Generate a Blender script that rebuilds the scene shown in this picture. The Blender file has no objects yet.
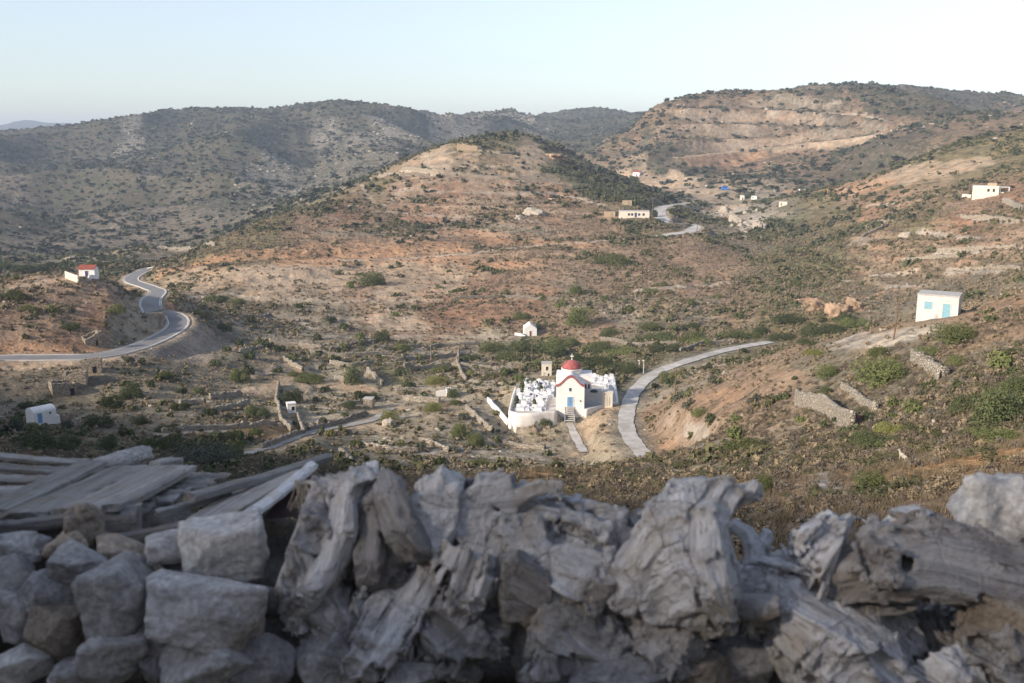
import bpy, bmesh, math, random, time
import numpy as np
from mathutils import Vector, Matrix

random.seed(7)
rng = np.random.default_rng(7)
SC = bpy.context.scene
COL = SC.collection
R = math.radians

# ------------------------------------------------------------------ camera
FPX, CX, CY, HORIZON = 995.0, 512.0, 341.5, 140.0
PITCH = math.atan((CY - HORIZON) / FPX)
cam_data = bpy.data.cameras.new("camera")
cam = bpy.data.objects.new("camera", cam_data)
COL.objects.link(cam)
cam_data.sensor_width = 36.0
cam_data.lens = 36.0 * FPX / 1024.0
cam_data.clip_start = 0.05
cam_data.clip_end = 60000
cam.location = (0, 0, 0)
cam.rotation_euler = (math.pi / 2 - PITCH, 0, 0)
cam_data.dof.use_dof = True
cam_data.dof.focus_distance = 260.0
cam_data.dof.aperture_fstop = 4.6
SC.camera = cam
SC.render.resolution_x, SC.render.resolution_y = 1024, 683

# ------------------------------------------------------------------ sky, sun, exposure
SUN_AZ, SUN_EL = -122.0, 24.0        # azimuth from the view direction, negative = from the left
world = bpy.data.worlds.new("World")
SC.world = world
world.use_nodes = True
wn = world.node_tree
for n in list(wn.nodes):
    wn.nodes.remove(n)
sky = wn.nodes.new("ShaderNodeTexSky")
sky.sky_type = 'NISHITA'
sky.sun_disc = False
sky.sun_elevation = R(SUN_EL)
sky.sun_rotation = R(SUN_AZ)
sky.air_density, sky.dust_density, sky.ozone_density = 1.0, 0.7, 2.6
bg = wn.nodes.new("ShaderNodeBackground")
bg.inputs[1].default_value = 0.096
wo = wn.nodes.new("ShaderNodeOutputWorld")
hsv = wn.nodes.new("ShaderNodeHueSaturation")     # thin evening haze: a paler sky
hsv.inputs["Saturation"].default_value = 0.60
hsv.inputs["Hue"].default_value = 0.506
wn.links.new(sky.outputs[0], hsv.inputs["Color"])
wn.links.new(hsv.outputs[0], bg.inputs[0])
wn.links.new(bg.outputs[0], wo.inputs[0])
sun_data = bpy.data.lights.new("sun", 'SUN')
sun_data.energy = 2.95
sun_data.angle = R(3.2)
sun_data.color = (1.0, 0.85, 0.70)
sun = bpy.data.objects.new("sun", sun_data)
COL.objects.link(sun)
_sd = Vector((math.sin(R(SUN_AZ)) * math.cos(R(SUN_EL)), math.cos(R(SUN_AZ)) * math.cos(R(SUN_EL)), math.sin(R(SUN_EL))))
sun.rotation_euler = (-_sd).to_track_quat('-Z', 'Y').to_euler()
SC.view_settings.view_transform = 'Standard'
SC.view_settings.look = 'None'
SC.view_settings.exposure = 1.14
SC.view_settings.gamma = 1.0

# ------------------------------------------------------------------ helpers
def pix_dir(px, py):
    """unit-forward direction of a picture point (world axes: x right, y ahead, z up)"""
    a = (px - CX) / FPX
    b = -(py - CY) / FPX
    cp, sp = math.cos(PITCH), math.sin(PITCH)
    return Vector((a, cp + b * sp, -sp + b * cp))

def at_depth(px, py, d):
    """the point seen at a picture position, d metres straight ahead"""
    v = pix_dir(px, py)
    return v * (d / v.y)

def pt_r(px, py):
    v = pix_dir(px, py)
    h = math.hypot(v.x, v.y)
    return math.atan2(v.x, v.y), v.z / h

def on_plane(px, py, z):
    v = pix_dir(px, py)
    return v * (z / v.z)

def face_cam(p, extra=0.0): return -math.atan2(p.x, p.y) + extra
def tag(o, label=None, cat=None, group=None, kind=None):
    if label: o["label"] = label
    if cat: o["category"] = cat
    if group: o["group"] = group
    if kind: o["kind"] = kind
    return o

def link(name, me, mat=None, parent=None, loc=None, rot=None):
    o = bpy.data.objects.new(name, me)
    COL.objects.link(o)
    if mat is not None and me is not None:
        for m in (mat if isinstance(mat, (list, tuple)) else [mat]):
            me.materials.append(m)
    if parent is not None: o.parent = parent
    if loc is not None: o.location = loc
    if rot is not None: o.rotation_euler = rot
    return o

def empty(name, loc, rz=0.0):
    o = bpy.data.objects.new(name, None)
    COL.objects.link(o)
    o.empty_display_size = 0.3
    o.location = loc
    o.rotation_euler = (0, 0, rz)
    return o

def np_mesh(name, verts, faces, smooth=False):
    """mesh from (n,3) vertices and (m,k) faces, all of one size"""
    me = bpy.data.meshes.new(name)
    verts = np.asarray(verts, dtype=np.float32)
    faces = np.asarray(faces, dtype=np.int32)
    k = faces.shape[1]
    me.vertices.add(len(verts))
    me.vertices.foreach_set("co", verts.ravel())
    me.loops.add(faces.size)
    me.loops.foreach_set("vertex_index", faces.ravel())
    me.polygons.add(len(faces))
    me.polygons.foreach_set("loop_start", np.arange(0, faces.size, k, dtype=np.int32))
    me.polygons.foreach_set("loop_total", np.full(len(faces), k, dtype=np.int32))
    if smooth:
        me.polygons.foreach_set("use_smooth", np.ones(len(faces), dtype=bool))
    me.update(calc_edges=True)
    me.validate()
    return me

class MB:
    """collects boxes, prisms and tubes into one mesh"""
    def __init__(s): s.bm = bmesh.new()
    def box(s, x0, x1, y0, y1, z0, z1, rz=0, c=None, bevel=0.0):
        t = bmesh.new()
        vs = [t.verts.new((x, y, z)) for z in (z0, z1) for y in (y0, y1) for x in (x0, x1)]
        for f in ((0, 2, 3, 1), (4, 5, 7, 6), (0, 1, 5, 4), (2, 6, 7, 3), (0, 4, 6, 2), (1, 3, 7, 5)):
            t.faces.new([vs[i] for i in f])
        if bevel > 0:
            bmesh.ops.bevel(t, geom=t.edges[:], offset=bevel, segments=2, affect='EDGES', profile=0.6)
        if rz:
            bmesh.ops.rotate(t, verts=t.verts[:], cent=c or (0, 0, 0), matrix=Matrix.Rotation(rz, 3, 'Z'))
        s.merge(t)
        return s
    def merge(s, t):
        me = bpy.data.meshes.new("tmp")
        t.to_mesh(me); t.free()
        s.bm.from_mesh(me)
        bpy.data.meshes.remove(me)
    def poly_prism(s, pts, z0, z1, top=None):
        """vertical prism; z0/z1 numbers or lists"""
        n = len(pts)
        zz0 = z0 if isinstance(z0, (list, tuple)) else [z0] * n
        zz1 = z1 if isinstance(z1, (list, tuple)) else [z1] * n
        a = [s.bm.verts.new((p[0], p[1], z)) for p, z in zip(pts, zz0)]
        b = [s.bm.verts.new((p[0], p[1], z)) for p, z in zip(pts, zz1)]
        s.bm.faces.new(a[::-1]); s.bm.faces.new(b)
        for i in range(n):
            j = (i + 1) % n
            s.bm.faces.new((a[i], a[j], b[j], b[i]))
        return s
    def extrude_xz(s, prof, y0, y1):
        """profile in x,z extruded along y"""
        n = len(prof)
        a = [s.bm.verts.new((x, y0, z)) for x, z in prof]
        b = [s.bm.verts.new((x, y1, z)) for x, z in prof]
        s.bm.faces.new(a); s.bm.faces.new(b[::-1])
        for i in range(n):
            j = (i + 1) % n
            s.bm.faces.new((a[j], a[i], b[i], b[j]))
        return s
    def cyl(s, p0, p1, r0, r1=None, n=10):
        r1 = r0 if r1 is None else r1
        p0, p1 = Vector(p0), Vector(p1)
        ax = (p1 - p0).normalized()
        u = ax.orthogonal().normalized(); v = ax.cross(u)
        a, b = [], []
        for i in range(n):
            t = 2 * math.pi * i / n
            d = u * math.cos(t) + v * math.sin(t)
            a.append(s.bm.verts.new(p0 + d * r0)); b.append(s.bm.verts.new(p1 + d * r1))
        s.bm.faces.new(a[::-1]); s.bm.faces.new(b)
        for i in range(n):
            j = (i + 1) % n
            s.bm.faces.new((a[i], a[j], b[j], b[i]))
        return s
    def dome(s, c, r, h, n=20, m=7):
        rings = []
        for k in range(m):
            t = (math.pi / 2) * k / m
            rings.append([s.bm.verts.new((c[0] + r * math.cos(t) * math.cos(2 * math.pi * i / n),
                                          c[1] + r * math.cos(t) * math.sin(2 * math.pi * i / n),
                                          c[2] + h * math.sin(t))) for i in range(n)])
        top = s.bm.verts.new((c[0], c[1], c[2] + h))
        for k in range(m - 1):
            for i in range(n):
                j = (i + 1) % n
                s.bm.faces.new((rings[k][i], rings[k][j], rings[k + 1][j], rings[k + 1][i]))
        for i in range(n):
            s.bm.faces.new((rings[-1][i], rings[-1][(i + 1) % n], top))
        s.bm.faces.new(rings[0][::-1])
        return s
    def build(s, name, mat, parent=None, loc=None, rot=None, smooth=False):
        bmesh.ops.recalc_face_normals(s.bm, faces=s.bm.faces[:])
        me = bpy.data.meshes.new(name)
        s.bm.to_mesh(me); s.bm.free()
        if smooth:
            for p in me.polygons: p.use_smooth = True
        return link(name, me, mat, parent, loc, rot)

# ---- gradient noise
def _h2(ix, iy, seed):
    h = (ix.astype(np.int64) * 374761393 + iy.astype(np.int64) * 668265263 + seed * 1274126177) & 0x7fffffff
    h = ((h ^ (h >> 13)) * 1274126177) & 0x7fffffff
    return (h ^ (h >> 16)) & 0xffff
def noise2(x, y, seed=0):
    x = np.asarray(x, dtype=np.float64); y = np.asarray(y, dtype=np.float64)
    ix, iy = np.floor(x), np.floor(y)
    fx, fy = x - ix, y - iy
    u = fx * fx * fx * (fx * (fx * 6 - 15) + 10); v = fy * fy * fy * (fy * (fy * 6 - 15) + 10)
    def g(dx, dy):
        a = _h2(ix + dx, iy + dy, seed) * (2 * math.pi / 65536.0)
        return np.cos(a) * (fx - dx) + np.sin(a) * (fy - dy)
    n0 = g(0, 0) * (1 - u) + g(1, 0) * u
    n1 = g(0, 1) * (1 - u) + g(1, 1) * u
    return (n0 * (1 - v) + n1 * v) * 1.5
def fbm2(x, y, oct=4, seed=0, gain=0.5):
    s, a, f = 0.0, 1.0, 1.0
    for k in range(oct):
        s = s + a * noise2(x * f, y * f, seed + 17 * k); a *= gain; f *= 2.03
    return s
def _h3(ix, iy, iz, seed):
    h = (ix.astype(np.int64) * 374761393 + iy.astype(np.int64) * 668265263 + iz.astype(np.int64) * 2147483629 + seed * 1274126177) & 0x7fffffff
    h = ((h ^ (h >> 13)) * 1274126177) & 0x7fffffff
    return ((h ^ (h >> 16)) & 0xffff) / 32768.0 - 1.0
def noise3(p, seed=0):
    """value noise on (n,3) points, -1..1"""
    i = np.floor(p); f = p - i
    w = f * f * (3 - 2 * f)
    out = 0.0
    for dx in (0, 1):
        wx = w[..., 0] if dx else 1 - w[..., 0]
        for dy in (0, 1):
            wy = w[..., 1] if dy else 1 - w[..., 1]
            for dz in (0, 1):
                wz = w[..., 2] if dz else 1 - w[..., 2]
                out = out + wx * wy * wz * _h3(i[..., 0] + dx, i[..., 1] + dy, i[..., 2] + dz, seed)
    return out
def fbm3(p, oct=4, seed=0, gain=0.5):
    s, a, f = 0.0, 1.0, 1.0
    for k in range(oct):
        s = s + a * noise3(p * f + 7.3 * k, seed + 31 * k); a *= gain; f *= 2.05
    return s
def smooth(a, b, x):
    t = np.clip((x - a) / (b - a), 0, 1)
    return t * t * (3 - 2 * t)
# ------------------------------------------------------------------ terrain
# control points of the land: picture position and horizontal distance in metres
CTRL = []
def C(*pts): CTRL.extend(pts)
# hillside below the camera
C((0,640,4.5),(250,640,4.5),(512,640,4.5),(780,640,4.5),(1020,640,4.5),(0,615,7),(250,615,7),(512,615,7),(780,615,7),(1020,610,7),(0,600,10),(250,600,10),(512,600,10),(780,600,10),(1020,590,10),
  (0,540,25),(250,545,25),(512,548,25),(800,552,22),(1020,522,22),
  (100,500,50),(300,505,50),(512,517,45),(700,520,40),(860,507,42),(1020,478,40),
  (0,470,95),(200,478,90),(400,494,75),(560,495,70),(700,487,70),(860,467,75),(1020,437,65),
  (0,455,125),(150,462,120),(300,470,110),(440,476,110),(560,472,112),(680,457,112),(800,436,105),(930,410,100),(1020,390,95))
C((400,450,158),(480,456,160),(560,452,172),(560,474,150),(645,459,122),(645,470,140),(720,415,140),(800,395,135),(880,365,130),(960,345,125),(1020,330,122),
  (915,328,150),(958,320,150),(1024,298,150),(860,336,165),(800,346,190),(760,352,252),
  (1000,315,215),(930,338,215),(860,352,235),(830,335,270),(900,328,265))
# valley round the church
C((515,433,186),(533,429,186),(570,419,188),(617,405,200),(480,422,186),(586,440,181),(600,430,184),(530,445,178),(650,461,152),(625,430,174),(632,396,206),
  (660,371,228),(705,356,246),(690,400,165),(740,375,185),(545,385,214),(600,380,219),(640,354,250),(700,336,280),(500,400,205))
# right spur and ravine
C((830,308,300),(760,332,285),(900,297,310),(980,287,300),(1024,277,290),(850,270,380),(950,250,370),(1020,240,350),
  (800,250,420),(900,220,430),(990,196,450),(1024,202,430),(1024,127,640),(970,140,640),(900,164,650),(840,184,660),(790,198,640),(760,214,580),
  (900,190,540),(980,170,540),(900,200,800),(1024,165,800),(840,195,760))
# right hill
C((900,150,850),(700,185,850),(640,178,900),(760,180,820),(850,163,850),(1000,118,900),(700,150,950),(800,130,1000),(900,118,1050),(640,142,1000),
  (612,142,1060),(640,115,1080),(665,102,1080),(690,95,1080),(712,92,1090),(780,93,1100),(830,99,1080),(800,87,1450),(850,83,1500),(905,84,1500),(960,91,1450),(1024,97,1400),
  (800,98,1250),(900,102,1250),(1000,109,1150),(850,130,2500),(1024,130,2500),(700,135,2500))
# far peaks in the middle, left mountain and far ridge
C((480,112,1900),(505,109,1900),(535,116,1900),(560,111,2100),(605,108,2100),(640,114,2100),(520,135,1500),(600,140,1450),(560,152,1250),
  (620,162,1080),(400,150,1200),(340,180,1020))
C((0,131,1500),(75,125,1500),(110,118,1500),(160,112,1500),(235,107,1500),(262,110,1480),(300,106,1550),(335,99,1600),(365,102,1600),(400,106,1650),(440,114,1750),
  (0,145,2500),(200,140,2500),(400,140,2500),(550,140,2800),
  (0,127,6000),(20,123,6000),(40,122,6000),(68,125,6000),(110,138,6000),(300,141,6000),(600,141,6000),(1000,141,6000),
  (0,143,9500),(500,143,9500),(1000,143,9500),
  (0,180,1100),(0,230,850),(0,253,680),(80,170,1180),(100,215,900),(150,150,1280),(180,200,950),(250,140,1300),(260,180,1050),(320,140,1350),(320,175,1100),(400,130,1450),(380,155,1250))
C((65,258,600),(120,250,610),(200,240,640),(260,215,720),(310,195,780),(345,187,820),(70,268,520),(120,264,510),(0,272,480),(40,270,480),(100,275,450),
  (200,243,760),(310,200,900),(60,262,680))
# knoll with the small chapel
C((0,285,270),(60,278,280),(86,276,280),(120,284,275),(148,305,265),(0,320,242),(80,320,245),(120,335,240),(0,359,225),(100,356,225),(155,340,245),
  (0,300,340),(80,292,350),(130,292,340),(0,280,420),(150,293,370),(135,281,400),(150,270,430),(172,265,450))
C((40,385,205),(90,375,210),(69,393,203),(46,422,187),(190,355,243),(210,350,240),(178,324,265),(150,400,195),(110,420,180),(250,350,255),(250,390,210),(300,415,185),
  (200,430,165),(300,370,230),(350,400,200),(400,422,180),(350,350,260),(450,390,215),(450,355,260),(530,335,290),(500,360,260),(570,360,262),(620,347,270),(660,330,290))
# central hill
C((250,300,340),(200,290,350),(300,320,305),(400,310,315),(500,310,315),(600,300,325),(680,290,345),(740,300,340),(735,325,300),(250,275,375),(350,265,390),(450,262,395),(550,250,410),
  (640,240,440),(700,245,430),(250,245,430),(300,225,465),(350,210,505),(400,200,520),(500,200,510),(560,215,490),(633,218,480),(655,219,480),(665,209,545),(680,227,470),(692,231,462),
  (440,170,560),(500,165,575),(470,150,600),(560,175,575),(610,195,540),
  (400,171,590),(440,153,605),(460,145,610),(480,142,615),(500,138,650),(520,134,680),(545,146,660),(575,162,650),(610,178,640),(650,198,600),
  (480,160,800),(400,185,780),(560,178,800),(350,188,540),(300,211,490),(250,229,455),(200,251,430),(170,264,440),(300,226,600),(200,258,520))
C((700,215,620),(720,205,680),(700,200,720),(745,207,640),(760,230,520),(740,222,560),(720,240,480),(780,260,430),(780,290,360))
PR = [(*pt_r(px, py), math.log(r)) for px, py, r in CTRL]
A0 = [(p, l, t) for p, t, l in PR]
for x, y, z in ((-180,-46,50),(-180,60,26),(-185,120,4),(-190,200,-30),(-300,100,34),(-300,250,-14),(-60,22,8),(-60,-30,30),(-110,70,4),(-62,66,-16),(-30,10,1),(-25,-15,12),(-9,-6,5),(-7,-2,2.6),(0,-8,3.4),(9,-6,2.4),(7,-3,1),  # unseen ridge and bank, shaped to keep the near wall in shade
                (-400,400,-40),(-800,900,0),(-900,300,60),(-1500,1200,40),
                (60,20,1),(150,80,8),(300,200,16),(500,400,25),(900,700,60),(25,12,-1),
                (0,-20,12),(0,-100,15),(100,-100,22),(-100,-100,30),(0,-500,60),(500,-300,50),(-500,-300,70),(-500,0,60),(0,-2500,80),(2500,0,60),(-2500,0,60)):
    p, r = math.atan2(x, y), math.hypot(x, y)
    for k in ((0, 1, -1) if abs(p) > 1.4 else (0,)):
        A0.append((p + 2 * math.pi * k, math.log(r), z / r))
A0 = np.array(A0)
def tps_fit(P, v, lam):
    n = len(P)
    d2 = ((P[:, None, :] - P[None]) ** 2).sum(-1)
    K = 0.5 * d2 * np.log(d2 + 1e-12) + lam * np.eye(n)
    Q = np.c_[np.ones(n), P]
    M = np.block([[K, Q], [Q.T, np.zeros((3, 3))]])
    return np.linalg.solve(M, np.r_[v, 0, 0, 0])
def tps_eval(P, w, X):
    out = np.empty(len(X))
    for i in range(0, len(X), 8000):
        x = X[i:i + 8000]
        d2 = ((x[:, None, :] - P[None]) ** 2).sum(-1)
        out[i:i + 8000] = (0.5 * d2 * np.log(d2 + 1e-12)) @ w[:-3] + w[-3] + x @ w[-2:]
    return out
TP = A0[:, :2]
TW = tps_fit(TP, A0[:, 2], 2e-5)
# polar sheet round the viewpoint, finest where it is looked at
PHI = np.concatenate([np.linspace(-math.pi, R(-38), 70)[:-1], np.linspace(R(-38), R(-31), 70)[:-1], np.linspace(R(-31), R(31), 1240), np.linspace(R(31), R(38), 70)[1:], np.linspace(R(38), math.pi, 70)[1:]])
LR = np.concatenate([np.linspace(math.log(0.6), math.log(12), 70)[:-1], np.linspace(math.log(12), math.log(2300), 880), np.linspace(math.log(2300), math.log(14000), 50)[1:]])
RR = np.exp(LR)
cph = np.concatenate([np.linspace(-math.pi, R(-40), 50)[:-1], np.linspace(R(-40), R(40), 200), np.linspace(R(40), math.pi, 50)[1:]])
clr = np.linspace(LR[0] - 0.05, LR[-1] + 0.05, 230)
cg = tps_eval(TP, TW, np.stack(np.meshgrid(cph, clr, indexing='ij'), -1).reshape(-1, 2)).reshape(len(cph), len(clr))
def cubic_matrix(src, dst):
    n = len(src)
    W = np.zeros((len(dst), n))
    i = np.clip(np.searchsorted(src, dst) - 1, 0, n - 2)
    f = (dst - src[i]) / (src[i + 1] - src[i])
    rows = np.arange(len(dst))
    for k, w in ((-1, -0.5 * f + f * f - 0.5 * f ** 3), (0, 1 - 2.5 * f * f + 1.5 * f ** 3), (1, 0.5 * f + 2 * f * f - 1.5 * f ** 3), (2, -0.5 * f * f + 0.5 * f ** 3)):
        np.add.at(W, (rows, np.clip(i + k, 0, n - 1)), w)
    return W
T = cubic_matrix(cph, PHI) @ cg @ cubic_matrix(clr, LR).T
GX = np.sin(PHI)[:, None] * RR[None]
GY = np.cos(PHI)[:, None] * RR[None]
RG = np.broadcast_to(RR[None], GX.shape)
Z = T * RG
Z = Z + (-1.72 - Z) * (1 - smooth(3.3, 4.8, RG))
# relief of its own: gullies on the mountains, hummocks nearer by
mt = smooth(560, 1000, RG)
def gull(x, y, s, seed):
    n = noise2(x / s, y / s, seed)
    return 1 - 2 * np.abs(n)
wx = GX + 40 * noise2(GX / 170, GY / 170, 5); wy = GY + 40 * noise2(GX / 170, GY / 170, 6)
Z = Z + mt * (30 * gull(wx, wy, 340, 11) + 8 * gull(wx, wy, 140, 12) - 16) * smooth(700, 1100, RG)
Z = Z + smooth(60, 200, RG) * 1.5 * noise2(GX / 60, GY / 60, 21) * (1 + 1.0 * mt)
Z = Z + smooth(30, 90, RG) * 0.8 * noise2(wx / 24, wy / 24, 22) * (1 + .4 * mt)
Z = Z + smooth(10, 40, RG) * 0.45 * noise2(GX / 9, GY / 9, 23)
Z = Z + smooth(6, 20, RG) * 0.22 * noise2(GX / 3.6, GY / 3.6, 24)
Z = Z + smooth(6, 20, RG) * 0.10 * noise2(GX / 1.5, GY / 1.5, 25)

# the far skyline follows the ridges of the real place
SKYL = [(-60,136),(0,131),(40,128),(75,124),(110,118),(160,111),(235,106),(262,109),(300,105),(335,99),(365,102),(400,106),(440,115),(480,112),(505,109),(535,116),(560,110),(600,107),(640,114),(665,101),(690,94),(712,91),(780,90),(800,86),(850,83),(900,84),(950,90),(1024,96),(1090,104)]
_sp = np.array([pt_r(*q) for q in SKYL])
_far = (RR > 900) & (RR < 2300)
_top = (Z[:, _far] / RR[_far]).max(1)
_dif = np.where(np.abs(PHI) < R(32), np.interp(PHI, _sp[:, 0], _sp[:, 1]) - _top, 0)
_k = np.exp(-np.linspace(-2, 2, 61) ** 2); _k /= _k.sum()
_dif = np.where(np.abs(PHI) < R(31), np.convolve(_dif, _k, 'same'), _dif)
Z = Z + _dif[:, None] * RG * smooth(800, 1000, RG) * (1 - smooth(2300, 3200, RG))

def bil(G, phi, lr):
    i = np.clip(np.searchsorted(PHI, phi) - 1, 0, len(PHI) - 2)
    j = np.clip(np.searchsorted(LR, lr) - 1, 0, len(LR) - 2)
    a = (phi - PHI[i]) / (PHI[i + 1] - PHI[i]); b = (lr - LR[j]) / (LR[j + 1] - LR[j])
    return G[i, j] * (1 - a) * (1 - b) + G[i + 1, j] * a * (1 - b) + G[i, j + 1] * (1 - a) * b + G[i + 1, j + 1] * a * b
def ground(x, y):
    return float(bil(Z, np.array([math.atan2(x, y)]), np.array([math.log(max(0.7, math.hypot(x, y)))]))[0])
def grounds(x, y):
    return bil(Z, np.arctan2(x, y), np.log(np.maximum(0.7, np.hypot(x, y))))
def hit(px, py, rmin=9.0, rmax=7000):
    """where the line of sight through a picture point meets the land"""
    phi, t = pt_r(px, py)
    i = int(np.clip(np.searchsorted(PHI, phi) - 1, 0, len(PHI) - 2))
    a = (phi - PHI[i]) / (PHI[i + 1] - PHI[i])
    prof = (Z[i] * (1 - a) + Z[i + 1] * a) / RR - t
    j0 = int(np.searchsorted(RR, rmin))
    k = np.nonzero(prof[j0:] >= 0)[0]
    if len(k) == 0 or RR[j0 + k[0]] > rmax: 
        j = int(np.argmax(prof[j0:])) + j0
        r = RR[j]
    else:
        j = j0 + int(k[0])
        if j > 0 and prof[j] > prof[j - 1]:
            f = -prof[j - 1] / (prof[j] - prof[j - 1]); r = math.exp(LR[j - 1] + min(1, max(0, f)) * (LR[j] - LR[j - 1]))
        else: r = RR[j]
    x, y = math.sin(phi) * r, math.cos(phi) * r
    return Vector((x, y, ground(x, y)))
def to_pix(x, y, z):
    cp, sp = math.cos(PITCH), math.sin(PITCH)
    f = y * cp - z * sp; u = y * sp + z * cp
    return CX + FPX * x / f, CY - FPX * u / f

def seg_dist(X, Y, P):
    """distance to a polyline and the height interpolated along it"""
    best = np.full(X.shape, 1e9); zz = np.zeros(X.shape)
    for (x0, y0, z0), (x1, y1, z1) in zip(P[:-1], P[1:]):
        dx, dy = x1 - x0, y1 - y0
        t = np.clip(((X - x0) * dx + (Y - y0) * dy) / (dx * dx + dy * dy + 1e-9), 0, 1)
        d = np.hypot(X - x0 - t * dx, Y - y0 - t * dy)
        m = d < best
        best = np.where(m, d, best); zz = np.where(m, z0 + t * (z1 - z0), zz)
    return best, zz
def carve(P, half, margin, z_off=0.0):
    """bench the land for a road or a track"""
    global Z
    P = [tuple(p) for p in P]
    xs = [p[0] for p in P]; ys = [p[1] for p in P]
    m = (GX > min(xs) - half - margin) & (GX < max(xs) + half + margin) & (GY > min(ys) - half - margin) & (GY < max(ys) + half + margin)
    idx = np.nonzero(m)
    d, zz = seg_dist(GX[idx], GY[idx], P)
    w = 1 - smooth(half, half + margin, d)
    Z[idx] = Z[idx] * (1 - w) + (zz + z_off) * w
    return idx, d
def spline(pts, step):
    """Catmull-Rom through 3-D points, resampled to a step"""
    P = [Vector(p) for p in pts]
    P = [P[0] * 2 - P[1]] + P + [P[-1] * 2 - P[-2]]
    out = []
    for i in range(1, len(P) - 2):
        n = max(2, int((P[i + 1] - P[i]).length / step))
        for k in range(n):
            t = k / n
            out.append(0.5 * ((2 * P[i]) + (P[i + 1] - P[i - 1]) * t + (2 * P[i - 1] - 5 * P[i] + 4 * P[i + 1] - P[i + 2]) * t * t + (-P[i - 1] + 3 * P[i] - 3 * P[i + 1] + P[i + 2]) * t ** 3))
    out.append(P[-2])
    return out
def smooth_z(P, n=12):
    for _ in range(n):
        z = [p.z for p in P]
        for i in range(1, len(P) - 1): P[i].z = (z[i - 1] + 2 * z[i] + z[i + 1]) / 4
    return P
# ---- terraces cut into the slopes (old field terraces)
def patch(px, py, rad, rk=1.0, rmin=9):
    h = hit(px, py, rmin)
    return math.atan2(h.x, h.y), math.log(math.hypot(h.x, h.y)), rad, rk
def patch_w(p):
    phi, lr, rad, rk = p
    i = np.nonzero(np.abs(PHI - phi) < rad * 2.6)[0]; j = np.nonzero(np.abs(LR - lr) < rad * rk * 2.6)[0]
    s = (slice(i[0], i[-1] + 1), slice(j[0], j[-1] + 1))
    d2 = ((PHI[s[0]][:, None] - phi) / rad) ** 2 + ((LR[s[1]][None] - lr) / (rad * rk)) ** 2
    return s, np.exp(-d2 * 1.1)
for px, py, rad, rk, h, st in ((880,235,.07,2.5,3.2,.9),(960,260,.05,2.5,2.6,.8),(800,118,.09,2.0,5,.6),(700,125,.05,2.0,5,.6),(900,110,.06,2,7,.6),(480,165,.05,2.0,3.4,.8),(540,190,.05,2,3,.6),
                               (340,400,.09,3.0,1.6,.8),(430,370,.06,3,1.7,.8),(250,430,.06,2.5,1.5,.7),(500,255,.09,1.5,4,.6),(300,262,.07,1.5,4,.6),(640,300,.07,2,2.5,.5),(860,285,.05,2.5,2.4,.8),(700,190,.05,2.5,3.5,.7),(120,255,.06,1.5,4,.7)):
    s, w = patch_w(patch(px, py, rad, rk))
    z = Z[s] + 0.9 * noise2(GX[s] / 30, GY[s] / 30, 77) + 0.3 * noise2(GX[s] / 7, GY[s] / 7, 78)
    k = np.floor(z / h); f = z / h - k
    zt = (k + 0.25 * f + 0.75 * smooth(0.72, 0.98, f)) * h
    Z[s] = Z[s] + (zt - z) * w * st

# ---- roads: (name, label, kind, width, pixel line with rmin)
def road_line(pts, rmin=60, step=2.0, nz=30):
    P = []
    for p in pts:
        if len(p) == 4: d = pix_dir(p[0], p[1]); P.append(d * (p[3] / math.hypot(d.x, d.y)))
        else: P.append(hit(p[0], p[1], p[2] if len(p) == 3 else rmin))
    return smooth_z(spline(P, step), nz)
ROADS = {}
ROADS['hill'] = road_line([(-40,363,120),(0,359,120),(50,358,120),(94,356,120),(128,350,120),(160,339,120),(178,329,120),(174,318,120),(158,308,120),(150,301,255),(158,292,300),(150,288,330),(132,281,350),(135,275,380),(149,270,390),(172,264,400)])
ROADS['church'] = road_line([(664,476,0,134),(650,462,0,150),(632,440,0,166),(626,424,130),(629,405,100),(636,390,120),(656,373,150),(690,360,150),(730,349.5,150),(770,342,150)], step=1.5)
ROADS['pass'] = road_line([(660,236,380),(690,231,380),(692,227,380),(668,221,400),(660,214,430),(664,207,470),(690,203,500)], step=3)
ROADS['lane'] = road_line([(215,458,80),(262,450,100),(307,434,100),(349,426,100),(374,419,100),(392,408,100)], step=1.5)
W_ROAD = {'hill': 5.2, 'church': 3.3, 'pass': 6.5, 'lane': 2.0}
for k, P in ROADS.items():
    carve(P, W_ROAD[k] / 2 + 1.2, 6.0 if k != 'hill' else 7.0, -0.05)
def bench(pts, half, margin, rmin, n=20):
    P = smooth_z(spline([hit(x, y, rmin) for x, y in pts], 3.0), n); carve(P, half, margin)
bench([(175,268),(240,262),(300,259),(360,259),(430,257),(513,248),(586,242),(640,238),(682,233)], 3.5, 8, 300)
bench([(340,233),(400,229),(456,226),(540,232)], 4, 6, 330)
bench([(385,176),(440,176),(500,179),(560,183)], 2.5, 4, 380)
bench([(420,160),(455,152),(520,155)], 2.5, 4, 400)
bench([(360,205),(430,203),(500,206),(560,208)], 2, 4, 380)
bench([(680,157),(740,151),(800,144),(868,136),(930,123)], 7, 12, 600)
bench([(690,108),(757,109),(814,112),(888,121)], 5, 10, 700)
bench([(670,124),(740,124),(800,126),(850,127)], 5, 10, 700)
bench([(655,138),(720,139),(770,137)], 5, 10, 700)
for q in ([(850,246),(880,240),(920,240)],[(862,236),(890,228),(940,226)],[(920,252),(975,250),(1018,249)],[(880,264),(930,260),(970,259)],[(940,272),(985,270),(1020,270)]):
    bench(q, 1.6, 3.0, 300, 8)
TRACKS = []   # bare earth tracks and other strokes of ground: kind, width, strength, points
def stroke(kind, width, pts, rmin=40, strength=1.0):
    TRACKS.append((kind, width, strength, spline([hit(px, py, rmin) for px, py in pts], max(1.0, width * 0.8))))
stroke('pale', 3.0, [(168,294),(222,294),(259,298)], 200)
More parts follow.
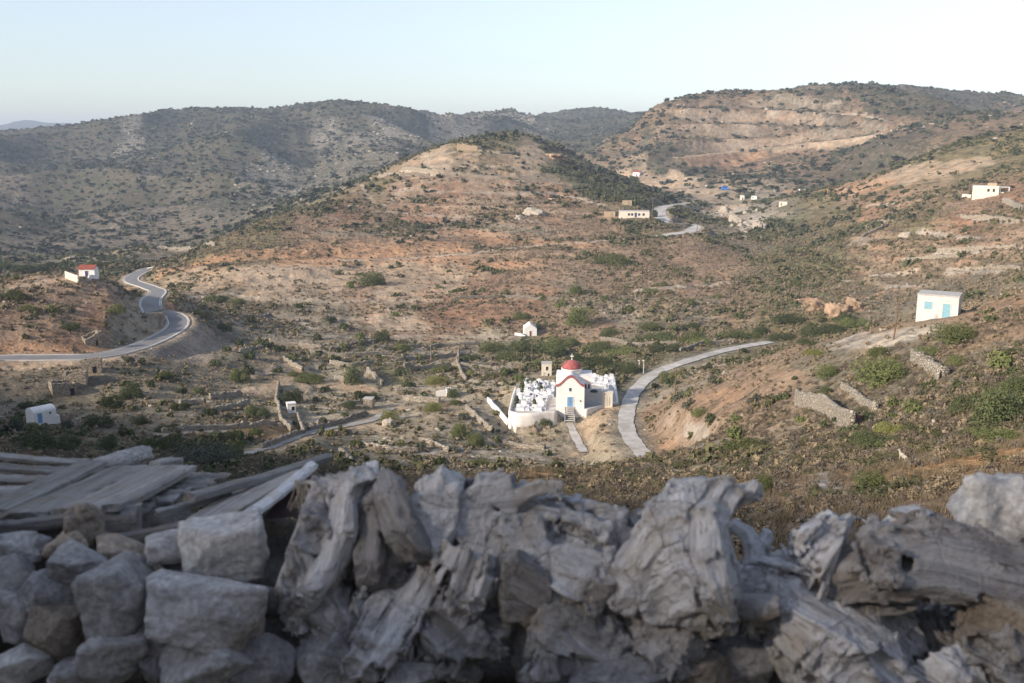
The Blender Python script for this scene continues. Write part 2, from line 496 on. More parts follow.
stroke('pale', 2.2, [(283,314),(300,322),(313,329)], 200)
stroke('tan', 4.5, [(269,343),(300,347),(323,349)], 150)
stroke('tan', 5, [(283,361),(303,371),(270,388),(245,391)], 150)
stroke('grey', 5, [(192,415),(220,409),(249,405)], 120)
stroke('pale', 2.5, [(162,434),(220,430),(279,425),(320,420)], 120)
stroke('tan', 6, [(300,383),(340,384),(370,390)], 120)
stroke('pale', 2.0, [(320,408),(350,405),(366,404)], 120)
stroke('gold', 8, [(258,436),(285,430)], 120)
stroke('pale', 2.0, [(383,426),(404,417),(426,411)], 120)
stroke('pale', 1.2, [(357,443),(390,449),(420,452),(473,456),(520,457)], 100)
stroke('pale', 1.0, [(340,452),(352,462),(360,470)], 80)
stroke('pale', 1.6, [(480,452),(520,446),(560,450)], 100, .8)
stroke('rock', 3.0, [(440,452),(460,447),(500,450),(540,460)], 100, .7)
stroke('orange', 22, [(300,262),(400,258),(440,262),(480,266),(520,263)], 300, .95)
stroke('orange', 16, [(470,234),(510,240),(572,244)], 300, .9)
stroke('orange', 18, [(180,268),(240,258),(300,252),(350,247),(456,246)], 300, .8)
stroke('tan', 22, [(180,279),(240,272),(300,270),(380,270),(440,272)], 300, .8)
for q in ([(240,352),(262,349)],[(330,363),(352,366),(372,364)],[(395,392),(420,390),(445,391)],[(335,378),(362,382)],[(404,366),(450,365),(500,368)],[(440,398),(470,402)],[(210,398),(240,394)],[(180,404),(206,402)],[(310,352),(345,356),(390,354)],[(350,338),(400,336),(450,338)],[(250,378),(268,371),(283,366)]):
    stroke('pale', 1.6, q, 120, .75)
stroke('grey', 16, [(340,233),(400,229),(456,226),(540,232)], 300, .8)
stroke('pale', 4.0, [(340,260),(430,257),(513,248),(586,242),(640,238),(682,233)], 300, 1)
stroke('tan', 17, [(392,278),(402,295),(398,310),(405,325)], 250, .95)
stroke('tan', 14, [(680,157),(740,151),(800,144),(868,136),(930,123)], 600, .95)
stroke('orange', 14, [(690,160),(760,153)], 600, .5)
stroke('pale', 4, [(757,110),(794,114)], 700, .8)
stroke('pale', 5, [(814,112),(860,115),(888,121)], 700, .9)
stroke('pale', 4, [(794,103),(840,104)], 700, .7)
stroke('tan', 4, [(700,128),(740,127),(772,134)], 700, .6)
stroke('tan', 30, [(885,178),(920,173),(959,168)], 450, .9)
stroke('orange', 20, [(800,192),(845,187),(884,184)], 450, .7)
for q in ([(861,238),(875,232)],[(866,231),(882,226)],[(872,226),(890,222)],[(935,252),(975,251),(1018,249)],[(850,245),(866,243)],[(902,262),(940,258)],[(920,232),(980,238)],[(960,216),(1018,222)],[(870,205),(900,203)]):
    stroke('rock', 3.0, q, 330, .9)
for q in ([(841,281),(880,275),(915,271)],[(890,287),(935,283)],[(946,272),(1020,270)],[(700,285),(735,282)],[(640,290),(690,287)]):
    stroke('rock', 3.5, q, 230, .8)
stroke('cliff', 9, [(808,300),(830,306),(846,309)], 240, 1)
stroke('cliff', 4, [(850,300),(880,293),(915,288)], 240, .8)
stroke('tan', 5, [(650,185),(700,187),(724,190)], 700, .9)
stroke('tan', 16, [(640,176),(680,186),(740,206)], 620, .6)
stroke('tan', 14, [(690,210),(740,216)], 500, .7)
stroke('tan', 6, [(200,247),(140,249),(70,257)], 480, .9)
stroke('rock', 3, [(160,247),(190,249)], 480, .7)
stroke('rock', 6, [(832,343),(870,340),(912,335)], 120, .75)
stroke('path', 1.3, [(841,452),(865,451),(884,454)], 45, 1)
stroke('path', 1.2, [(817,470),(825,482),(838,490)], 35, .9)
stroke('rock', 1.2, [(687,428),(700,432),(712,439)], 80, .9)
stroke('tan', 2.0, [(770,428),(790,420),(800,405)], 80, .8)
stroke('tan', 1.6, [(842,388),(860,400),(878,410)], 70, .8)
stroke('gold', 8, [(960,462),(990,452),(1020,446)], 40, .9)
stroke('gold', 5, [(500,478),(539,474),(575,470)], 60, .8)
stroke('tan', 9, [(594,428),(610,420),(620,408)], 100, .8)
stroke('spoil', 17, [(150,350),(188,348),(205,342)], 180, 1)
stroke('tan', 7, [(0,364),(60,363),(120,358)], 150, .9)
stroke('orange', 4, [(0,350),(50,350),(95,349)], 150, .8)
stroke('orange', 3.5, [(182,322),(178,313),(170,306)], 200, .9)
stroke('orange', 4, [(128,288),(140,293),(150,294)], 290, .8)
stroke('tan', 5, [(0,292),(30,284),(60,279)], 200, .8)
stroke('field', 40, [(0,268),(50,268),(110,272)], 400, .95)

_rs = random.Random(21)
for k in range(13):      # contour lines of old terraces on the right hill and the central hill
    y0 = 97 + k * 4.6; x0 = _rs.uniform(640, 700); x1 = _rs.uniform(760, 900)
    stroke(('mbare', 'rdark', 'brown', 'tan')[k % 4], _rs.uniform(2.5, 5), [(x0 + (x1 - x0) * t / 5, y0 + 3 * t * (0.6 if k < 6 else -.5) + _rs.uniform(-1.2, 1.2)) for t in range(6)], 700, .6)
for k in range(9):
    y0 = 158 + k * 9; x0 = _rs.uniform(330, 430) - k * 6; x1 = _rs.uniform(520, 600)
    stroke(('pale', 'grey', 'tan')[k % 3], _rs.uniform(2.5, 4.5), [(x0 + (x1 - x0) * t / 5, y0 + _rs.uniform(-1.2, 1.2) + 2 * t) for t in range(6)], 380, .6)
for q in ([(402,171),(440,176),(500,179),(560,183)],[(430,158),(455,151)],[(480,153),(520,155)],[(605,205),(560,196),(520,194)]):
    stroke('pale', 3.5, q, 380, .85)
for k in range(7):
    y0 = 300 + k * 9; x0 = _rs.uniform(220, 420); stroke('grey' if k % 2 else 'pale', 2.5, [(x0 + 40 * t, y0 + _rs.uniform(-1.5, 1.5)) for t in range(6)], 200, .55)

# ---- land cover: base colour, scrub share, rock share, bush density
COVER = {  # r, g, b, scrub, rock, bushes
 'brown':  (.285,.205,.14, .30,.10,.5), 'red': (.30,.185,.118, .25,.15,.4), 'tan': (.40,.31,.215, .05,.12,.1), 'pale': (.42,.36,.28, .0,.3,.0),
 'grey':   (.265,.235,.175, .35,.20,.8), 'dusk': (.205,.18,.13, .40,.12,.9), 'olive': (.19,.16,.09, .45,.06,.8), 'green': (.15,.15,.08, .6,.05,3.0), 'field': (.06,.072,.045, .75,.0,2.0),  # dusk and grey put shade of left valley and knoll flank into colour
 'mount':  (.118,.12,.09, .80,.10,2.6), 'mrock': (.20,.185,.15, .55,.55,1.0), 'mbare': (.20,.17,.13, .55,.05,.7), 'rock': (.42,.375,.31, .08,.6,.1), 'cliff': (.42,.27,.16, .03,.4,.1),  # mount is dark scrub land, with slope shade put into its colour too
 'orange': (.42,.26,.155, .08,.2,.1), 'gold': (.30,.20,.105, .12,.05,.3), 'spoil': (.25,.215,.175, .02,.15,.0), 'thicket': (.235,.205,.15, .55,.04,.7), 'path': (.33,.31,.28, .0,.1,.0),
 'rhill':  (.225,.16,.105, .55,.22,.9), 'rdark': (.145,.125,.088, .7,.15,1.5), 'valley': (.315,.275,.2, .28,.25,.9)}
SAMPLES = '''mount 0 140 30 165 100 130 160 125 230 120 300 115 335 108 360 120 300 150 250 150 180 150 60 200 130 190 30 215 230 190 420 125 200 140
mbare 80 215 140 215 110 240 40 245 170 225 150 175 0 190
mrock 330 130 240 190 280 190 260 175 390 125 430 122 470 120 520 120 290 205 130 140 370 140 270 160
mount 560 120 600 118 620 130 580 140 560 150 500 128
mbare 250 225 300 205 330 190 200 242 150 252
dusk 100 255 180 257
rhill 660 115 700 110 740 120 790 120 680 135 740 140 630 135 850 118 900 128 960 120 800 135 760 165 720 165 830 155 1010 110
rdark 790 90 830 90 870 92 920 95 980 100 1020 100 900 108 960 112 700 170 660 160 640 150 690 170 850 150 880 150
olive 1000 135 960 150 990 160 900 172 1020 150 930 160
brown 850 195 900 205 950 205 880 250 940 230 1000 215 1000 240 980 255
red 870 215 960 220 1000 205
olive 830 205 850 220 920 225 820 195 930 215
green 790 230 800 250 820 260 790 280 810 290 780 300 770 235 840 235
grey 720 225 740 215 750 200 760 205 730 240 690 200
tan 700 195 680 185 730 205 640 180 660 185
rock 740 212 730 215 755 225
brown 500 185 450 180 420 200 380 210 470 205 530 200 560 215 600 222 400 185 480 215 330 235 300 230
red 450 195 550 200 420 215 350 220
olive 490 145 510 140 470 150 380 180 320 205 270 225
tan 470 160 440 165 530 155 560 160
green 560 165 600 180 620 190 580 175 630 200 640 205
olive 270 240 220 250 240 262 190 270
tan 250 280 330 280 400 275 280 268 450 278 200 288
brown 560 262 620 262 680 255 720 260 650 275 600 285 520 285 700 290 740 300
red 480 300 440 325 420 315 500 315 470 310 530 300
grey 340 320 300 330 330 345 250 330 280 350 700 310 620 305 580 300
brown 370 310 360 295
valley 420 350 460 350 500 345 440 385 480 395 360 375 400 400 300 395 330 415 500 370 520 365 450 370 380 355
green 400 375 540 348 570 352 590 362 640 352 690 340 740 345 640 365 370 365 520 350
brown 560 325 600 325
brown 30 310 80 305 20 335 60 330 40 290 110 300
red 20 345 60 342 110 320
grey 135 320 120 335 150 330
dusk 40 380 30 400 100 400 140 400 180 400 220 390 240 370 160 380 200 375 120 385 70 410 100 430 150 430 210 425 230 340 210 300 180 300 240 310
green 190 440 240 435 50 435 30 445 120 440
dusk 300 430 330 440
valley 560 445 520 440 480 440 600 450 430 440 400 435 590 445 460 425
grey 580 460 640 470 700 450 480 465 420 470 540 466 740 470 350 470
brown 670 425 690 420 680 440 700 435 720 400 750 370 700 400 740 395 760 385 720 420 680 420 790 380 660 410 740 430
grey 690 390 660 395 700 370
tan 600 435
olive 560 490 620 485 660 480 500 490 580 478
gold 520 478 470 485
thicket 760 480 800 460 850 440 900 440 880 410 940 420 960 400 920 390 740 500 780 510 850 500 950 380
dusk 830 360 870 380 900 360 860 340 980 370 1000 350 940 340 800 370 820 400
brown 980 320 1000 310 960 335 1010 330 880 332
green 1000 395 1015 410 880 365 890 430
gold 980 460 1010 450 960 475 900 480
brown 820 510 860 490 780 540 900 520 800 490
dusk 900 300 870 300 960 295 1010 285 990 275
olive 760 340 780 335 820 335'''
SP, SV = [], []
for line in SAMPLES.split('\n'):
    w = line.split()
    for a, b in zip(w[1::2], w[2::2]):
        h = hit(float(a), float(b))
        SP.append((math.atan2(h.x, h.y), math.log(math.hypot(h.x, h.y)))); SV.append(COVER[w[0]])
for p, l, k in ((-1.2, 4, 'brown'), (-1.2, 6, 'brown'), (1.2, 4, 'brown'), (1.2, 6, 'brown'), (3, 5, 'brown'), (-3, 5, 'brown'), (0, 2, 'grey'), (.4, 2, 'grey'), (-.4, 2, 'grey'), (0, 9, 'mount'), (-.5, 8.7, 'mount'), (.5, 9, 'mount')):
    SP.append((p, l)); SV.append(COVER[k])
def cover_at(phi, lr, x, y):
    f = np.float32
    u = (phi + 0.006 * noise2(x / 25, y / 25, 31) + 0.012 * noise2(phi * 60, lr * 20, 32)).astype(f)
    v = (lr + 0.02 * noise2(x / 25, y / 25, 33) + 0.03 * noise2(phi * 60, lr * 20, 34)).astype(f)
    tot = np.zeros(u.shape, f); acc = np.zeros((6,) + u.shape, f)
    for (p, l), val in zip(SP, SV):
        w = (1.0 / (((u - f(p)) ** 2 + (0.30 * (v - f(l))) ** 2 + f(2e-5)) ** 2)).astype(f)
        tot += w
        for k in range(6): acc[k] += w * f(val[k])
    return acc / tot
MIX = cover_at(np.broadcast_to(PHI[:, None], GX.shape), np.broadcast_to(LR[None], GX.shape), GX, GY)
for kind, width, st, P in TRACKS:
    xs = [p[0] for p in P]; ys = [p[1] for p in P]; m_ = width * 2 + 4
    i, j = np.nonzero((GX > min(xs) - m_) & (GX < max(xs) + m_) & (GY > min(ys) - m_) & (GY < max(ys) + m_))
    if len(i) == 0: continue
    x, y = GX[i, j], GY[i, j]
    d, _ = seg_dist(x, y, P)
    d = d + width * 0.28 * noise2(x / (width * .7), y / (width * .7), 41) + 0.15 * width * noise2(x / (width * .2), y / (width * .2), 42)
    w = (1 - smooth(width * 0.38, width * 0.62, d)) * st
    for k in range(6): MIX[k, i, j] = MIX[k, i, j] * (1 - w) + COVER[kind][k] * w
for k, P in ROADS.items():      # bare verge beside the roads
    xs = [p.x for p in P]; ys = [p.y for p in P]
    idx = np.nonzero((GX > min(xs) - 6) & (GX < max(xs) + 6) & (GY > min(ys) - 6) & (GY < max(ys) + 6))
    d, _ = seg_dist(GX[idx], GY[idx], [tuple(p) for p in P])
    w = (1 - smooth(W_ROAD[k] / 2 + .4, W_ROAD[k] / 2 + 2.6, d + 1.2 * noise2(GX[idx] / 3, GY[idx] / 3, 9))) * .85
    for q in range(6): MIX[q][idx] = MIX[q][idx] * (1 - w) + COVER['tan' if k != 'church' else 'grey'][q] * w


# ---- churchyard: level yard held by its walls
CH = hit(570, 416, 150); CHZ = CH.z; CH_PHI = math.atan2(CH.x, CH.y)
YARD_Z = CHZ + 1.2
def yard_pt(px, py, z=None): return on_plane(px, py, YARD_Z if z is None else z)
YARD_L = [yard_pt(*q) for q in ((557,384),(517,386),(513,398),(509.5,413),(518,415.5),(532,415.5),(545,414),(557,413))]
YARD_R = [yard_pt(*q) for q in ((585,411),(600,407),(617.5,403),(614,378),(590,377))]
PAD = YARD_L + [CH + Vector((0, .6, 0))] + YARD_R
def inside(X, Y, poly):
    r = np.zeros(X.shape, bool); n = len(poly)
    for i in range(n):
        x0, y0 = poly[i][0], poly[i][1]; x1, y1 = poly[(i + 1) % n][0], poly[(i + 1) % n][1]
        c = ((y0 > Y) != (y1 > Y)) & (X < (x1 - x0) * (Y - y0) / (y1 - y0 + 1e-12) + x0)
        r ^= c
    return r
_m = np.nonzero((np.hypot(GX - CH.x, GY - CH.y) < 60))
_in = inside(GX[_m], GY[_m], PAD)
_d, _ = seg_dist(GX[_m], GY[_m], [(p[0], p[1], 0) for p in PAD + PAD[:1]])
_w = np.where(_in, 1.0, (1 - smooth(0.0, 5.0, _d)) * (GY[_m] > CH.y + 12))
Z[_m] = Z[_m] * (1 - _w) + (YARD_Z - 0.25) * _w

fp = smooth_z(spline([hit(x, y, 130) for x, y in ((569,421),(572,430),(578,442),(584,452))], 1.0), 8)
carve(fp, 1.4, 1.5, -.05)
# ------------------------------------------------------------------ materials
class NT:
    """tiny node helper"""
    def __init__(s, name, rough=0.85, spec=0.25):
        s.m = bpy.data.materials.new(name); s.m.use_nodes = True
        s.t = s.m.node_tree; s.b = s.t.nodes["Principled BSDF"]
        s.b.inputs["Roughness"].default_value = rough
        s.b.inputs["Specular IOR Level"].default_value = spec
        s._pos = None
    def n(s, typ, **kw):
        x = s.t.nodes.new(typ)
        for k, v in kw.items(): setattr(x, k, v)
        return x
    def l(s, a, b): s.t.links.new(a, b)
    def pos(s, obj=False):
        if obj: return s.n("ShaderNodeTexCoord").outputs["Object"]
        if s._pos is None: s._pos = s.n("ShaderNodeNewGeometry")
        return s._pos.outputs["Position"]
    def noise(s, scale, detail=3, rough=.55, vec=None, dist=0.0):
        x = s.n("ShaderNodeTexNoise"); x.inputs["Scale"].default_value = scale; x.inputs["Detail"].default_value = detail
        x.inputs["Roughness"].default_value = rough; x.inputs["Distortion"].default_value = dist
        s.l(vec if vec is not None else s.pos(), x.inputs["Vector"])
        return x.outputs["Fac"]
    def ramp(s, v, a, b, lo=0.0, hi=1.0):
        x = s.n("ShaderNodeMapRange"); x.interpolation_type = 'SMOOTHSTEP'
        for i, q in ((1, a), (2, b), (3, lo), (4, hi)):
            if hasattr(q, "links") or hasattr(q, "is_linked"): s.l(q, x.inputs[i])
            else: x.inputs[i].default_value = q
        s.l(v, x.inputs[0]); return x.outputs[0]
    def math(s, op, a, b=None):
        x = s.n("ShaderNodeMath", operation=op)
        for i, q in ((0, a), (1, b)):
            if q is None: continue
            if hasattr(q, "is_linked"): s.l(q, x.inputs[i])
            else: x.inputs[i].default_value = q
        return x.outputs[0]
    def mix(s, fac, a, b, mode='MIX'):
        x = s.n("ShaderNodeMix", data_type='RGBA', blend_type=mode)
        for i, q in ((0, fac), (6, a), (7, b)):
            if hasattr(q, "is_linked"): s.l(q, x.inputs[i])
            else: x.inputs[i].default_value = (*q, 1) if isinstance(q, (tuple, list)) and len(q) == 3 else q
        return x.outputs[2]
    def color(s, c): s.l(c, s.b.inputs["Base Color"])
    def bump(s, h, strength, dist):
        x = s.n("ShaderNodeBump"); x.inputs["Strength"].default_value = strength; x.inputs["Distance"].default_value = dist
        s.l(h, x.inputs["Height"]); s.l(x.outputs[0], s.b.inputs["Normal"])
    def attr(s, name, what="Color"):
        x = s.n("ShaderNodeAttribute", attribute_name=name); return x.outputs[what]
def rgb_scale(N, c, f): return N.mix(1.0, c, f, 'MULTIPLY')

def mat_ground():
    N = NT("hillside_earth", .95, .1)
    cov = N.attr("cover"); mx = N.n("ShaderNodeSeparateColor"); N.l(N.attr("mixes"), mx.inputs[0])
    scrub, rock = mx.outputs[0], mx.outputs[1]
    n1 = N.noise(1.3, 5, .65); n2 = N.noise(.22, 4, .6); n3 = N.noise(.04, 3, .5)
    v = N.math('ADD', N.math('ADD', N.ramp(n1, .3, .7, -.22, .22), N.ramp(n2, .3, .7, -.28, .28)), N.ramp(n3, .3, .7, .82, 1.18))
    c = N.mix(1.0, cov, v, 'MULTIPLY')
    # reddish and greyish drift of dry herbs
    c = N.mix(N.ramp(N.noise(.11, 4, .6), .5, .68, 0, .35), c, N.mix(1.0, c, (1.25, .95, .7), 'MULTIPLY'))
    # low dark cushions of scrub at two sizes
    thr = N.ramp(scrub, 0, 1, .70, .42)
    for sc, wdt in ((.9, .04), (.20, .035)):
        nn = N.noise(sc, 5, .62)
        f = N.math('MULTIPLY', N.math('GREATER_THAN', scrub, .01), N.ramp(N.math('SUBTRACT', nn, thr), 0.0, wdt, 0, .85))
        c = N.mix(f, c, N.mix(N.ramp(N.noise(.06, 2), .35, .65), (.062, .064, .036), (.095, .078, .055)))
    # stones and ledges
    thr = N.ramp(rock, 0, 1, .76, .44)
    for sc, wdt in ((1.1, .03), (.30, .03)):
        nn = N.noise(sc, 6, .7, dist=.4)
        f = N.math('MULTIPLY', N.math('GREATER_THAN', rock, .02), N.ramp(N.math('SUBTRACT', nn, thr), 0.0, wdt, 0, .9))
        c = N.mix(f, c, N.mix(N.noise(.5, 3), (.30, .265, .215), (.50, .46, .40)))
    # steep risers show the bare bank
    g = N.n("ShaderNodeNewGeometry"); sp = N.n("ShaderNodeSeparateXYZ"); N.l(g.outputs["True Normal"], sp.inputs[0])
    st = N.math('MULTIPLY', N.ramp(sp.outputs[2], .74, .50, 0, .5), N.ramp(n1, .35, .55))
    c = N.mix(st, c, N.mix(N.ramp(n2, .4, .6), (.33, .25, .17), (.42, .37, .30)))
    N.color(c)
    N.bump(N.math('ADD', N.math('MULTIPLY', n1, .5), N.noise(.5, 5, .6)), .9, .8)
    return N.m
def mat_plain(name, col, var=.18, scale=3.0, rough=.85, dirt=None, dirt_amt=.5, bump=.15, obj=True, spec=.25, dscale=.8):
    N = NT(name, rough, spec)
    p = N.pos(obj)
    c = N.mix(1.0, col, N.ramp(N.noise(scale, 5, .6, p), .3, .7, 1 - var, 1 + var), 'MULTIPLY')
    if dirt is not None:
        c = N.mix(N.ramp(N.noise(dscale, 5, .65, p), .48, .72, 0, dirt_amt), c, dirt)
    N.color(c)
    if bump: N.bump(N.noise(scale * 3, 5, .6, p), bump, .05)
    return N.m
M = {}
M['ground'] = mat_ground()
M['white'] = mat_plain("lime_wash", (.80, .79, .765), .05, 2.5, .8, (.58, .54, .47), .35, .1)
M['whitewall'] = mat_plain("lime_washed_wall", (.76, .745, .71), .08, 1.2, .85, (.50, .46, .39), .5, .3)
M['cottage'] = mat_plain("weathered_lime_wash", (.66, .635, .59), .08, 1.6, .85, (.46, .41, .34), .55, .2)
M['cream'] = mat_plain("cream_plaster", (.70, .64, .54), .08, 1.5, .85, (.48, .41, .32), .4, .15)
M['marble'] = mat_plain("tomb_marble", (.66, .675, .69), .14, 2.0, .7, (.36, .37, .38), .4, .05)
M['red'] = mat_plain("red_dome_paint", (.345, .10, .095), .2, 1.6, .8, (.42, .24, .21), .6, .06)
M['tile'] = mat_plain("red_roof_tile", (.30, .085, .06), .25, 6, .8, (.20, .08, .06), .5, .4)
M['ruin_door'] = mat_plain("old_brown_red_door", (.20, .075, .06), .15, 5, .7)
M['blue'] = mat_plain("blue_door_paint", (.17, .33, .55), .12, 4, .5)
M['paleblue'] = mat_plain("pale_blue_paint", (.23, .43, .51), .12, 4, .55)
M['dark'] = mat_plain("dark_opening", (.02, .022, .025), .2, 4, .4)
M['navy'] = mat_plain("dark_blue_paint", (.045, .07, .16), .12, 4, .5)
M['concrete'] = mat_plain("pale_concrete", (.54, .53, .50), .2, .5, .9, (.36, .325, .27), .7, .2, False)
def mat_road_concrete():
    N = NT("patched_concrete", .9, .15)
    c = N.mix(N.ramp(N.noise(.45, 5, .65), .35, .65), (.56, .545, .515), (.42, .40, .36))
    c = N.mix(N.ramp(N.noise(.16, 4, .6, dist=.6), .54, .60, 0, .7), c, (.36, .34, .30))
    c = N.mix(N.ramp(N.noise(1.8, 6, .7), .60, .68, 0, .6), c, (.30, .27, .22))
    N.color(c); N.bump(N.noise(2.5, 5, .6), .4, .05)
    return N.m
M['concrete'] = mat_road_concrete()
M['lane'] = mat_plain("rough_lane", (.36, .345, .315), .2, .5, .95, (.24, .205, .155), .7, .3, False)
M['kerb'] = mat_plain("kerb_concrete", (.50, .48, .44), .15, .5, .9, (.40, .35, .28), .4, .2, False)
M['asphalt'] = mat_plain("worn_asphalt", (.22, .218, .215), .14, .3, .85, (.30, .29, .27), .5, .1, False)
M['paint'] = mat_plain("road_paint", (.72, .71, .68), .1, 1.0, .7, (.45, .43, .40), .5, 0, False)
M['bluegrey'] = mat_plain("blue_grey_tone", (.40, .45, .49), .08, 1.0, .8, (.50, .53, .55), .5, .1)
def mat_masonry(name, c1, c2, joint, scale=2.6, obj=False):
    N = NT(name, .95, .1); p = N.pos(obj)
    mp = N.n("ShaderNodeMapping"); mp.inputs["Scale"].default_value = (1, 1, 1.7); N.l(p, mp.inputs[0])
    nz = N.n("ShaderNodeTexNoise"); nz.inputs["Scale"].default_value = 1.6; N.l(mp.outputs[0], nz.inputs["Vector"])
    ad = N.n("ShaderNodeMix", data_type='VECTOR'); ad.inputs[0].default_value = .18; N.l(mp.outputs[0], ad.inputs[4]); N.l(nz.outputs["Color"], ad.inputs[5])
    va = N.n("ShaderNodeTexVoronoi"); va.inputs["Scale"].default_value = scale; N.l(ad.outputs[1], va.inputs["Vector"])
    ve = N.n("ShaderNodeTexVoronoi", feature='DISTANCE_TO_EDGE'); ve.inputs["Scale"].default_value = scale; N.l(ad.outputs[1], ve.inputs["Vector"])
    sp = N.n("ShaderNodeSeparateColor"); N.l(va.outputs["Color"], sp.inputs[0])
    c = N.mix(sp.outputs[0], c1, c2)
    c = N.mix(1.0, c, N.ramp(N.noise(9, 4, .6, p), .3, .7, .75, 1.2), 'MULTIPLY')
    c = N.mix(N.ramp(ve.outputs["Distance"], .02, .07, .85, 0), c, joint)
    c = N.mix(N.ramp(N.noise(.9, 4, .6, p), .5, .7, 0, .45), c, joint)
    N.color(c); N.bump(N.ramp(ve.outputs["Distance"], 0, .14), 1.0, .12)
    return N.m
M['stone_wall'] = mat_masonry("dry_stone", (.27, .24, .195), (.40, .36, .30), (.12, .10, .075))
M['pale_wall'] = mat_masonry("pale_dry_stone", (.36, .32, .26), (.50, .46, .38), (.18, .15, .11))
M['ruin'] = mat_masonry("ruin_masonry", (.36, .305, .235), (.52, .455, .36), (.19, .155, .115), 2.2, True)
M['cliffrock'] = mat_plain("orange_cliff_rock", (.36, .255, .17), .4, .5, .95, (.17, .125, .085), .85, 1.0, False, .1, .25)
M['ochre'] = mat_plain("ochre_masonry", (.42, .33, .22), .22, 2.0, .95, (.33, .25, .16), .6, .6, True, .1, 1.0)
M['slab'] = mat_plain("flat_roof_slab", (.45, .44, .42), .12, 1.5, .9, (.33, .31, .28), .5, .1)
M['pole'] = mat_plain("pole_timber", (.17, .12, .085), .25, 3, .9)
M['metal'] = mat_plain("grey_metal", (.42, .43, .44), .1, 5, .45, None, 0, 0)
M['vanblue'] = mat_plain("blue_vehicle_paint", (.06, .20, .58), .05, 3, .35, None, 0, 0, True, .5)
M['vanwhite'] = mat_plain("white_vehicle_paint", (.75, .75, .74), .04, 3, .35, None, 0, 0, True, .5)
M['glass'] = mat_plain("dark_glass", (.03, .035, .04), .1, 3, .15, None, 0, 0, True, .5)
M['rubber'] = mat_plain("tyre_rubber", (.03, .03, .03), .1, 3, .8, None, 0, 0)
M['rust'] = mat_plain("rusty_steel", (.20, .07, .04), .3, 6, .85, (.10, .05, .035), .5, .2)
M['wool'] = mat_plain("white_wool", (.42, .385, .32), .12, 8, .95, None, 0, .3)

def ico(sub):
    bm = bmesh.new(); bmesh.ops.create_icosphere(bm, subdivisions=sub, radius=1)
    v = np.array([q.co[:] for q in bm.verts]); f = np.array([[q.index for q in p.verts] for p in bm.faces]); bm.free()
    return v, f
ICO = {k: ico(k) for k in (3, 4, 5)}
def rock_shape(seed, sx, sy, sz, sub=4, planes=16, sharp=16, rough=.05, fine=.02, dmin=.72, box=True):
    """a weathered block: many flattened faces, worn edges, pitted skin"""
    rg = np.random.default_rng(seed); v, f = ICO[sub]
    n = rg.normal(size=(planes, 3)); n /= np.linalg.norm(n, axis=1)[:, None]
    d = rg.uniform(dmin, 1.0, planes)
    if box: n = np.concatenate([n, np.eye(3), -np.eye(3)]); d = np.concatenate([d, rg.uniform(.85, 1.0, 6)])
    q = np.maximum(v @ n.T / d, 0) ** sharp
    rad = q.sum(1) ** (-1 / sharp)
    p = v * rad[:, None]
    o = rg.uniform(0, 50, 3)
    p = p * (1 + rough * fbm3(p * 2.2 + o, 3, seed) + fine * fbm3(p * 7 + o, 3, seed + 5))[:, None]
    ledge = np.abs(((p @ (n[0] * .3 + np.array([0, 0, 1])) * 3.1 + .5 * noise3(p * 2 + o, seed + 9)) % 1) - .5)
    p = p * (1 - .03 * smooth(.38, .5, ledge))[:, None]
    return p * np.array([sx, sy, sz]), f
# ------------------------------------------------------------------ ground sheet
V = np.stack([GX, GY, Z], -1).reshape(-1, 3)
ni, nj = GX.shape
I = np.arange(ni * nj).reshape(ni, nj)
F = np.stack([I[:-1, :-1], I[:-1, 1:], I[1:, 1:], I[1:, :-1]], -1).reshape(-1, 4)
gme = np_mesh("ground", V, F, True)
for nm, ch in (("cover", (0, 1, 2)), ("mixes", (3, 4, 5))):
    at = gme.color_attributes.new(nm, 'FLOAT_COLOR', 'POINT')
    arr = np.ones((ni * nj, 4), np.float32)
    for k, c in enumerate(ch): arr[:, k] = MIX[c].reshape(-1)
    at.data.foreach_set("color", arr.ravel())
tag(link("ground", gme, M['ground']), kind="structure")
del V, F, I

def ribbon(name, P, half, z_off, mat, kind='structure', offs=None, parent=None, rough=0.0):
    """a strip that follows a line; offs = (from, to) across the line"""
    a, b = offs if offs else (-half, half)
    v, f = [], []
    for i, p in enumerate(P):
        q = P[min(i + 1, len(P) - 1)] - P[max(i - 1, 0)]
        nrm = Vector((q.y, -q.x, 0)).normalized()
        for k in range(4):
            o = a + (b - a) * k / 3 + (rough * (.6 * math.sin(i * .9 + k) + .5 * math.sin(i * 2.3 + 2 * k)) if k in (0, 3) else 0)
            v.append(p + nrm * o + Vector((0, 0, z_off)))
        if i:
            for k in range(3): f.append((4 * i - 4 + k, 4 * i - 3 + k, 4 * i + 1 + k, 4 * i + k))
    o = link(name, np_mesh(name, [tuple(x) for x in v], f, True), mat, parent)
    if kind: tag(o, kind=kind)
    return o
ribbon('road', ROADS['hill'], 2.6, .10, M['asphalt'])
for s in (-1, 1): ribbon('road_marking', ROADS['hill'], 0, .104, M['paint'], offs=(s * 2.35 - .1, s * 2.35 + .1))
for s in (-1, 1):
    P = ROADS['hill']
    v, f = [], []
    for i, p in enumerate(P):
        q = P[min(i + 1, len(P) - 1)] - P[max(i - 1, 0)]; nrm = Vector((q.y, -q.x, 0)).normalized()
        for o, z in ((2.61, -.2), (2.61, .2), (2.9, .2), (2.9, -.2)): v.append(tuple(p + nrm * o * s + Vector((0, 0, z))))
        if i:
            for k in range(3): f.append((4 * i - 4 + k, 4 * i - 3 + k, 4 * i + 1 + k, 4 * i + k))
    tag(link('kerb', np_mesh('kerb', v, f), M['kerb']), kind='structure')
ribbon('concrete_road', ROADS['church'], 1.5, .10, M['concrete'], rough=.16)
